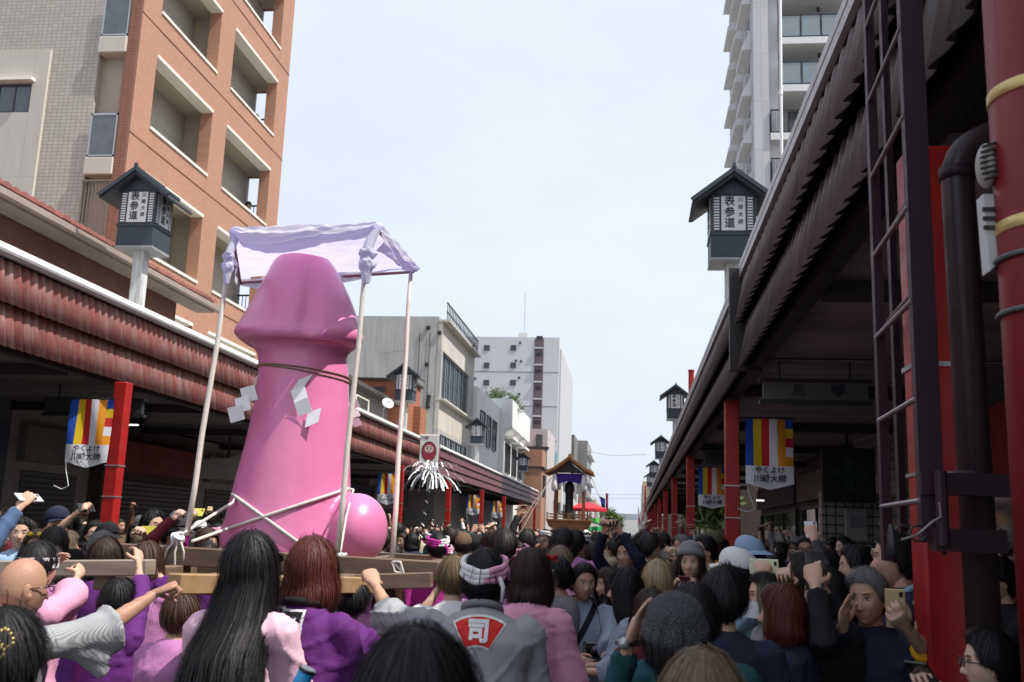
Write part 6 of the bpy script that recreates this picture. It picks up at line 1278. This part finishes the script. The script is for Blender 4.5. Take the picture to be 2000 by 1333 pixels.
# watch
T = knit[0]; q = aY(1227, 1256, 2.95); WT = thing('wristwatch', 'silver wristwatch on the wrist raised beside the knitted cap', 'watch', q); w_ = MB(); w_.tube([(.030*math.cos(a), .030*math.sin(a)*.8, 0) for a in [2*math.pi*i/20 for i in range(21)]], .008, 6); w_.build('band', m_iris, WT, local=True, smooth=True); w2 = MB(); w2.tube([(-.012, -.024, 0), (-.015, -.034, 0)], [.017, .016], 14); w2.build('face', m_alu, WT, local=True, smooth=True)
# yellow sunglasses lenses
T, HM_ = sung[0], sung[1]; gl = MB()
for s in (-1, 1): gl2 = MB(); gl2.ball((s*.030, .080, .008), (.022, .008, .015), 14, 10); gl2.V = [tuple(HM_ @ Vector(v)) for v in gl2.V]; gl2.build('mirrored_lens', mat('yellow_mirror', (.85, .55, .02), .12, 0, metal=.8), T, smooth=True, local=True)
fr = MB(); fr.tube([HM_ @ Vector((-.075, .01, .01)), HM_ @ Vector((-.055, .09, .016)), HM_ @ Vector((.055, .09, .016)), HM_ @ Vector((.075, .01, .01))], .003, 6); fr.build('sunglasses_frame', m_phone, T, local=True)
# red bow and blue poster tube
q = aY(1078, 1090, 4.9); T = thing('hair_bow', 'small red bow on the side of the dark bobbed wig', 'bow', q)
for s in (-1, 1): b_ = MB(); b_.grid(lambda u, v: (s*.028*u, .008*math.sin(6*v), (v-.5)*(.012+.03*u)), 5, 6); b_.build('loop', CL['red'], T, local=True)
MB().ball((0, -.002, 0), .011, 8, 6).build('bow_knot', CL['red'], T, local=True)
a = aY(575, 1362, 2.3); b = aY(600, 1310, 2.3); T = thing('blue_tube', 'bright blue tube with white end poking up at the bottom edge', 'tube', a); MB().tube([a, b], .019, 20).build('tube', mat('tube_blue', (.02, .30, .62), .3, .05), T, smooth=True); d_ = (b-a).normalized(); MB().tube([b-d_*.003, b+d_*.004], .0205, 20).build('end_ring', m_iris, T); MB().tube([b+d_*.004, b+d_*.006], .017, 20).build('end_cap', CL['white'], T)
# ================= the crowd: sixteen built once, then copied one by one =================
PR = []
def proto(pose, **s):
    s.setdefault('vox', .030); s.setdefault('gvox', .026); s['lod'] = 1; s.setdefault('dense', .35); s['seed'] = 200+len(PR); T, hands, k, HM_ = build_person(s, 'x', None, (0, -50, 0), 0); PR.append((T, s, hands, HM_, pose)); return T
proto('walk', h=1.70, hair='short'); proto('walk', h=1.66, hair='short', top='shirt', wide=1.05); proto('walk', h=1.72, hair='short', hat='cap'); proto('walk', h=1.58, fem=True, hair='bob', back=.14); proto('walk', h=1.57, fem=True, hair='long', back=.30)
proto('walk', h=1.60, fem=True, hair='bun'); proto('walk', h=1.63, hair='balding'); proto('walk', h=1.60, fem=True, hair='bob', hat='bucket'); proto('walk', h=1.67, hair='short', hat='headband', hatc=['white', 'pink'], top='happi')
proto('phone', h=1.70, hair='short', L='phone', R='phone', hL='hold', hR='hold'); proto('phone', h=1.58, fem=True, hair='bob', L='phone', R='phone', hL='hold', hR='hold'); proto('phone_hi', h=1.68, hair='short', hat='cap', L='phone_hi', R='phone_hi', hL='hold', hR='hold')
proto('one', h=1.64, fem=True, hair='long', back=.28, R='up', hR='hold'); proto('one', h=1.71, hair='short', L='up', hL='hold'); proto('walk', h=1.66, hair='short', mask=True); proto('walk', h=1.56, fem=True, hair='bob', mask=True)
tops = ['navy', 'black', 'charcoal', 'grey', 'white', 'beige', 'denim', 'olive', 'light_blue', 'brown', 'dark_red', 'pink', 'teal', 'black', 'navy', 'charcoal', 'magenta', 'purple']
FREE = []
rc = random.Random(42)
def clear(x, y, d):
    if -3.5 < x < -0.9 and 5.6 < y < 9.7: return False
    if -3.5 < x < -1.0 and 35.4 < y < 37.7: return False
    if abs(x+7.6) < .3 or (abs(x-1.4) < .28 and min(abs(y-p) for p in (4.35, 14.75, 25.2)) < .35): return False
    return all((x-a)**2+(y-b)**2 > d*d for a, b in PEOPLE)
spots = []
def scatter(n, x0, x1, y0, y1, d, zone):
    k = 0
    for _ in range(n*60):
        if k >= n: break
        x = rc.uniform(x0, x1); y = rc.uniform(y0, y1)
        if clear(x, y, d):
            p = pix((x, y, 1.6))
            if not (-40 < p[0] < 2040): continue
            PEOPLE.append((x, y)); spots.append((x, y, zone)); k += 1
scatter(16, -3.9, -3.45, 5.9, 10.2, .45, 'bearer'); scatter(12, -0.9, -.5, 6.2, 10.2, .42, 'bearer'); scatter(7, -3.2, -1.1, 9.8, 10.4, .42, 'bearer')
scatter(34, 1.6, 4.3, 7.6, 18, .60, 'right'); scatter(26, -10.5, -7.8, 9.5, 20, .62, 'left')
scatter(40, -.6, 1.2, 8.6, 20, .50, 'street'); scatter(52, -7.0, -.4, 8.2, 15, .60, 'street'); scatter(115, -7.0, 1.2, 12, 29, .56, 'street')
spots = spots[:300-58]
desc = {'short': 'dark-haired', 'bob': 'bob-haired', 'long': 'long-haired', 'bun': 'bun-haired', 'balding': 'balding'}
hat_d = {'cap': 'capped', 'bucket': 'hatted', 'headband': 'headbanded'}
rows_ = []
for i, (x, y, zone) in enumerate(spots):
    if zone == 'bearer': pi = rc.choice([0, 3, 8, 1, 3, 5, 4]); col = rc.choice(['purple', 'pink', 'grey_stripe', 'mauve', 'magenta']); face = rc.gauss(0, 25)
    elif zone == 'right': pi = rc.choice([0, 1, 2, 3, 4, 14, 9, 10, 11, 12, 13, 9, 10, 11, 12]); col = rc.choice(tops[:11]); face = rc.gauss(112, 28)
    elif zone == 'left': pi = rc.choice([0, 1, 2, 3, 7, 9, 10, 11, 13, 9, 10, 15]); col = rc.choice(tops[:11]); face = rc.gauss(-105, 28)
    else:
        pi = rc.choice([0, 0, 1, 3, 3, 4, 5, 6, 7, 2, 8, 14, 0, 1, 3] + [9, 10, 11, 12, 13]*(1 if rc.random() < (.8 if x > -1.5 else .45) else 0)); col = rc.choice(tops); face = rc.gauss(0, 40) if rc.random() < .62 else rc.gauss(165 if x > -2 else -150, 35)
    T0, s0, hands, HM_, pose = PR[pi]; T = T0.copy(); COL.objects.link(T); T.location = (x, y, 0 if -7.2 < x < 1.1 else .12-.10); T.rotation_euler = (0, 0, R(face)); sc_ = rc.uniform(.94, 1.045); T.scale = (sc_*rc.uniform(.97, 1.05), sc_, sc_)
    hc = rc.choice(['black']*5+['soft_black']*4+['dark_brown']*3+['brown', 'grey', 'ash']) if s0['hair'] != 'balding' else 'grey'; hatc = rc.choice(['navy', 'black', 'beige', 'olive', 'white', 'grey']); legs = rc.choice(['charcoal', 'denim', 'black', 'beige']); sk = rc.choice(SK[:4])
    for ch in T0.children:
        c = ch.copy(); COL.objects.link(c); c.parent = T; b = ch.name.split('.')[0]; m_ = {'jacket': CL[col], 'shirt': CL[col], 'happi_coat': CL[col], 'hair': HM[hc], 'hat': CL[hatc], 'trousers': CL[legs], 'body': sk}.get(b)
        if m_: c.material_slots[0].link = 'OBJECT'; c.material_slots[0].material = m_
    px = pix((x, y, 1.6))[0]
    h_ = {'grey': 'grey-haired', 'brown': 'brown-haired', 'ash': 'light-haired'}.get(hc, desc[s0['hair']]) if s0['hair'] in ('short', 'balding') else desc[s0['hair']]
    if s0['hair'] == 'balding': h_ = 'balding'
    ha = hat_d.get(s0.get('hat'), 'masked' if s0.get('mask') else ''); hc_ = (hatc+' ' if s0.get('hat') in ('cap', 'bucket') else '')
    pd = {'walk': '', 'phone': ' holding up a phone', 'phone_hi': ' shooting overhead', 'one': ' with one arm up'}[pose]
    fc = (face+360) % 360; fd = 'seen from behind' if fc < 60 or fc > 300 else ('facing left' if fc < 135 else ('facing the camera' if fc < 225 else 'facing right'))
    zn = {'bearer': 'among the bearers by the sculpture', 'right': 'under the right arcade', 'left': 'under the left arcade', 'street': 'left of the sculpture' if px < 440 else ('behind the sculpture' if px < 780 else ('below the second shrine' if px < 1190 else 'near the right arcade posts'))}[zone]
    dp = 'near' if y < 9.5 else ('middle' if y < 15 else 'far')
    rows_.append([T, ' '.join(f'{hc_}{ha} {h_} person in {col.replace("_", " ")}{pd}, {fd}, {zn}'.split()), dp, px, zone])
    T['category'] = 'person'; T['group'] = {'bearer': 'bearers walking beside the shrine', 'right': 'onlookers under the right arcade', 'left': 'onlookers under the left arcade', 'street': 'people crowding the street'}[zone]
    if pose != 'walk':
        k = s0['h']/1.71; M_ = Matrix.Translation(T.location) @ Matrix.Rotation(R(face), 4, 'Z') @ Matrix.Diagonal((*T.scale, 1)); ps = {'phone': (hands[-1]+hands[1])/2, 'phone_hi': (hands[-1]+hands[1])/2, 'one': hands[1] if s0.get('R') == 'up' else hands[-1]}[pose]
        P = M_ @ (ps+Vector((0, 0, .02))); N = (M_ @ Vector((0, .1, 1.6)))-P; ph = make_phone(P, N, pose != 'one', 'x', case=MATS[rc.choice(['phone_black', 'phone_black', 'phone_white', 'phone_gold'])]); ph['group'] = 'phones held up in the crowd'; rows_.append([ph, f'phone held up by the {h_} person in {col.replace("_", " ")}, {zn}', dp, px, 'phone'])
from collections import defaultdict
def dedup(rows, key):
    g_ = defaultdict(list)
    for r_ in rows: g_[key(r_)].append(r_)
    return g_
nth = ['leftmost', 'second from left', 'third from left', 'fourth from left', 'fifth from left', 'sixth from left', 'seventh from left', 'eighth from left']
for lab, rs_ in dedup(rows_, lambda r_: r_[1]).items():
    if len(rs_) == 1: rs_[0][0]['label'] = lab[0:] if len(lab.split()) <= 16 else ' '.join(lab.replace('seen from behind, ', '').split()[:16]); continue
    rs_.sort(key=lambda r_: r_[3])
    for i, r_ in enumerate(rs_):
        w_ = lab.replace('seen from behind, ', '').replace('among the bearers by the sculpture', 'beside the sculpture') if len(lab.split()) > 13 else lab; r_[0]['label'] = ' '.join((w_+', '+nth[min(i, 7)]).split()[:16])
for T0, *_ in PR:
    for c in list(T0.children): bpy.data.objects.remove(c)
    bpy.data.objects.remove(T0)
# --- the mass beyond: heads and shoulders too small and many to part ---
far = MB(); fm = [SK[0], SK[1], HM['black'], HM['soft_black'], HM['dark_brown'], HM['ash'], CL['navy'], CL['black'], CL['charcoal'], CL['white'], CL['beige'], CL['light_blue'], CL['dark_red'], CL['grey'], CL['magenta'], CL['denim'], m_phone]
for i in range(1050):
    y = 22+(rc.random()**1.5)*75; x = rc.uniform(-7.1, 1.25) if rc.random() < .85 else rc.choice([rc.uniform(-10.5, -7.8), rc.uniform(1.6, 4)])
    if y < 27 and -7 < x < 1.2 and not clear(x, y, .42): continue
    if -3.3 < x < -1.2 and 35.6 < y < 37.5: continue
    h = rc.gauss(1.63, .075)-(y-22)*.0006; b = rc.uniform(0, 2*math.pi); cy, sy = math.cos(b)*.02, math.sin(b)*.02
    far.m = rc.choice([0, 1]); far.ball((x-cy, y-sy, h-.13), (.072, .085, .115), 7, 5)
    far.m = rc.choice([2, 2, 2, 3, 3, 4, 4, 5] if rc.random() < .9 else [9, 10, 6]); far.ball((x+cy, y+sy, h-.095), (.088, .098, .105), 7, 5)
    far.m = rc.choice([6, 6, 7, 7, 8, 8, 9, 10, 11, 12, 13, 14, 15]); c_, s_ = math.cos(b), math.sin(b)
    V = []
    for z, r1, r2 in ((0, .14, .10), (.8, .17, .12), (h-.42, .20, .12), (h-.33, .18, .10), (h-.26, .07, .07)): V += [(x+r1*math.cos(a)*c_-r2*math.sin(a)*s_, y+r1*math.cos(a)*s_+r2*math.sin(a)*c_, z) for a in [2*math.pi*j/8 for j in range(8)]]
    far.add(V, [(j*8+k, j*8+(k+1) % 8, (j+1)*8+(k+1) % 8, (j+1)*8+k) for j in range(4) for k in range(8)])
    if rc.random() < .10:
        far.m = rc.choice([0, 1]); far.tube([(x+.1, y-.05, h-.35), (x+.12, y-.15, h-.2), (x+.08, y-.2, h+.12)], [.05, .04, .03], 6); far.m = 16; far.box(x+.04, x+.14, y-.22, y-.21, h+.1, h+.18)
tag(far.build('distant_crowd', fm, smooth=True), 'dense distant crowd of dark heads filling the street towards the second shrine', 'crowd', None, 'stuff')

bpy.data.scenes.remove(TMP)
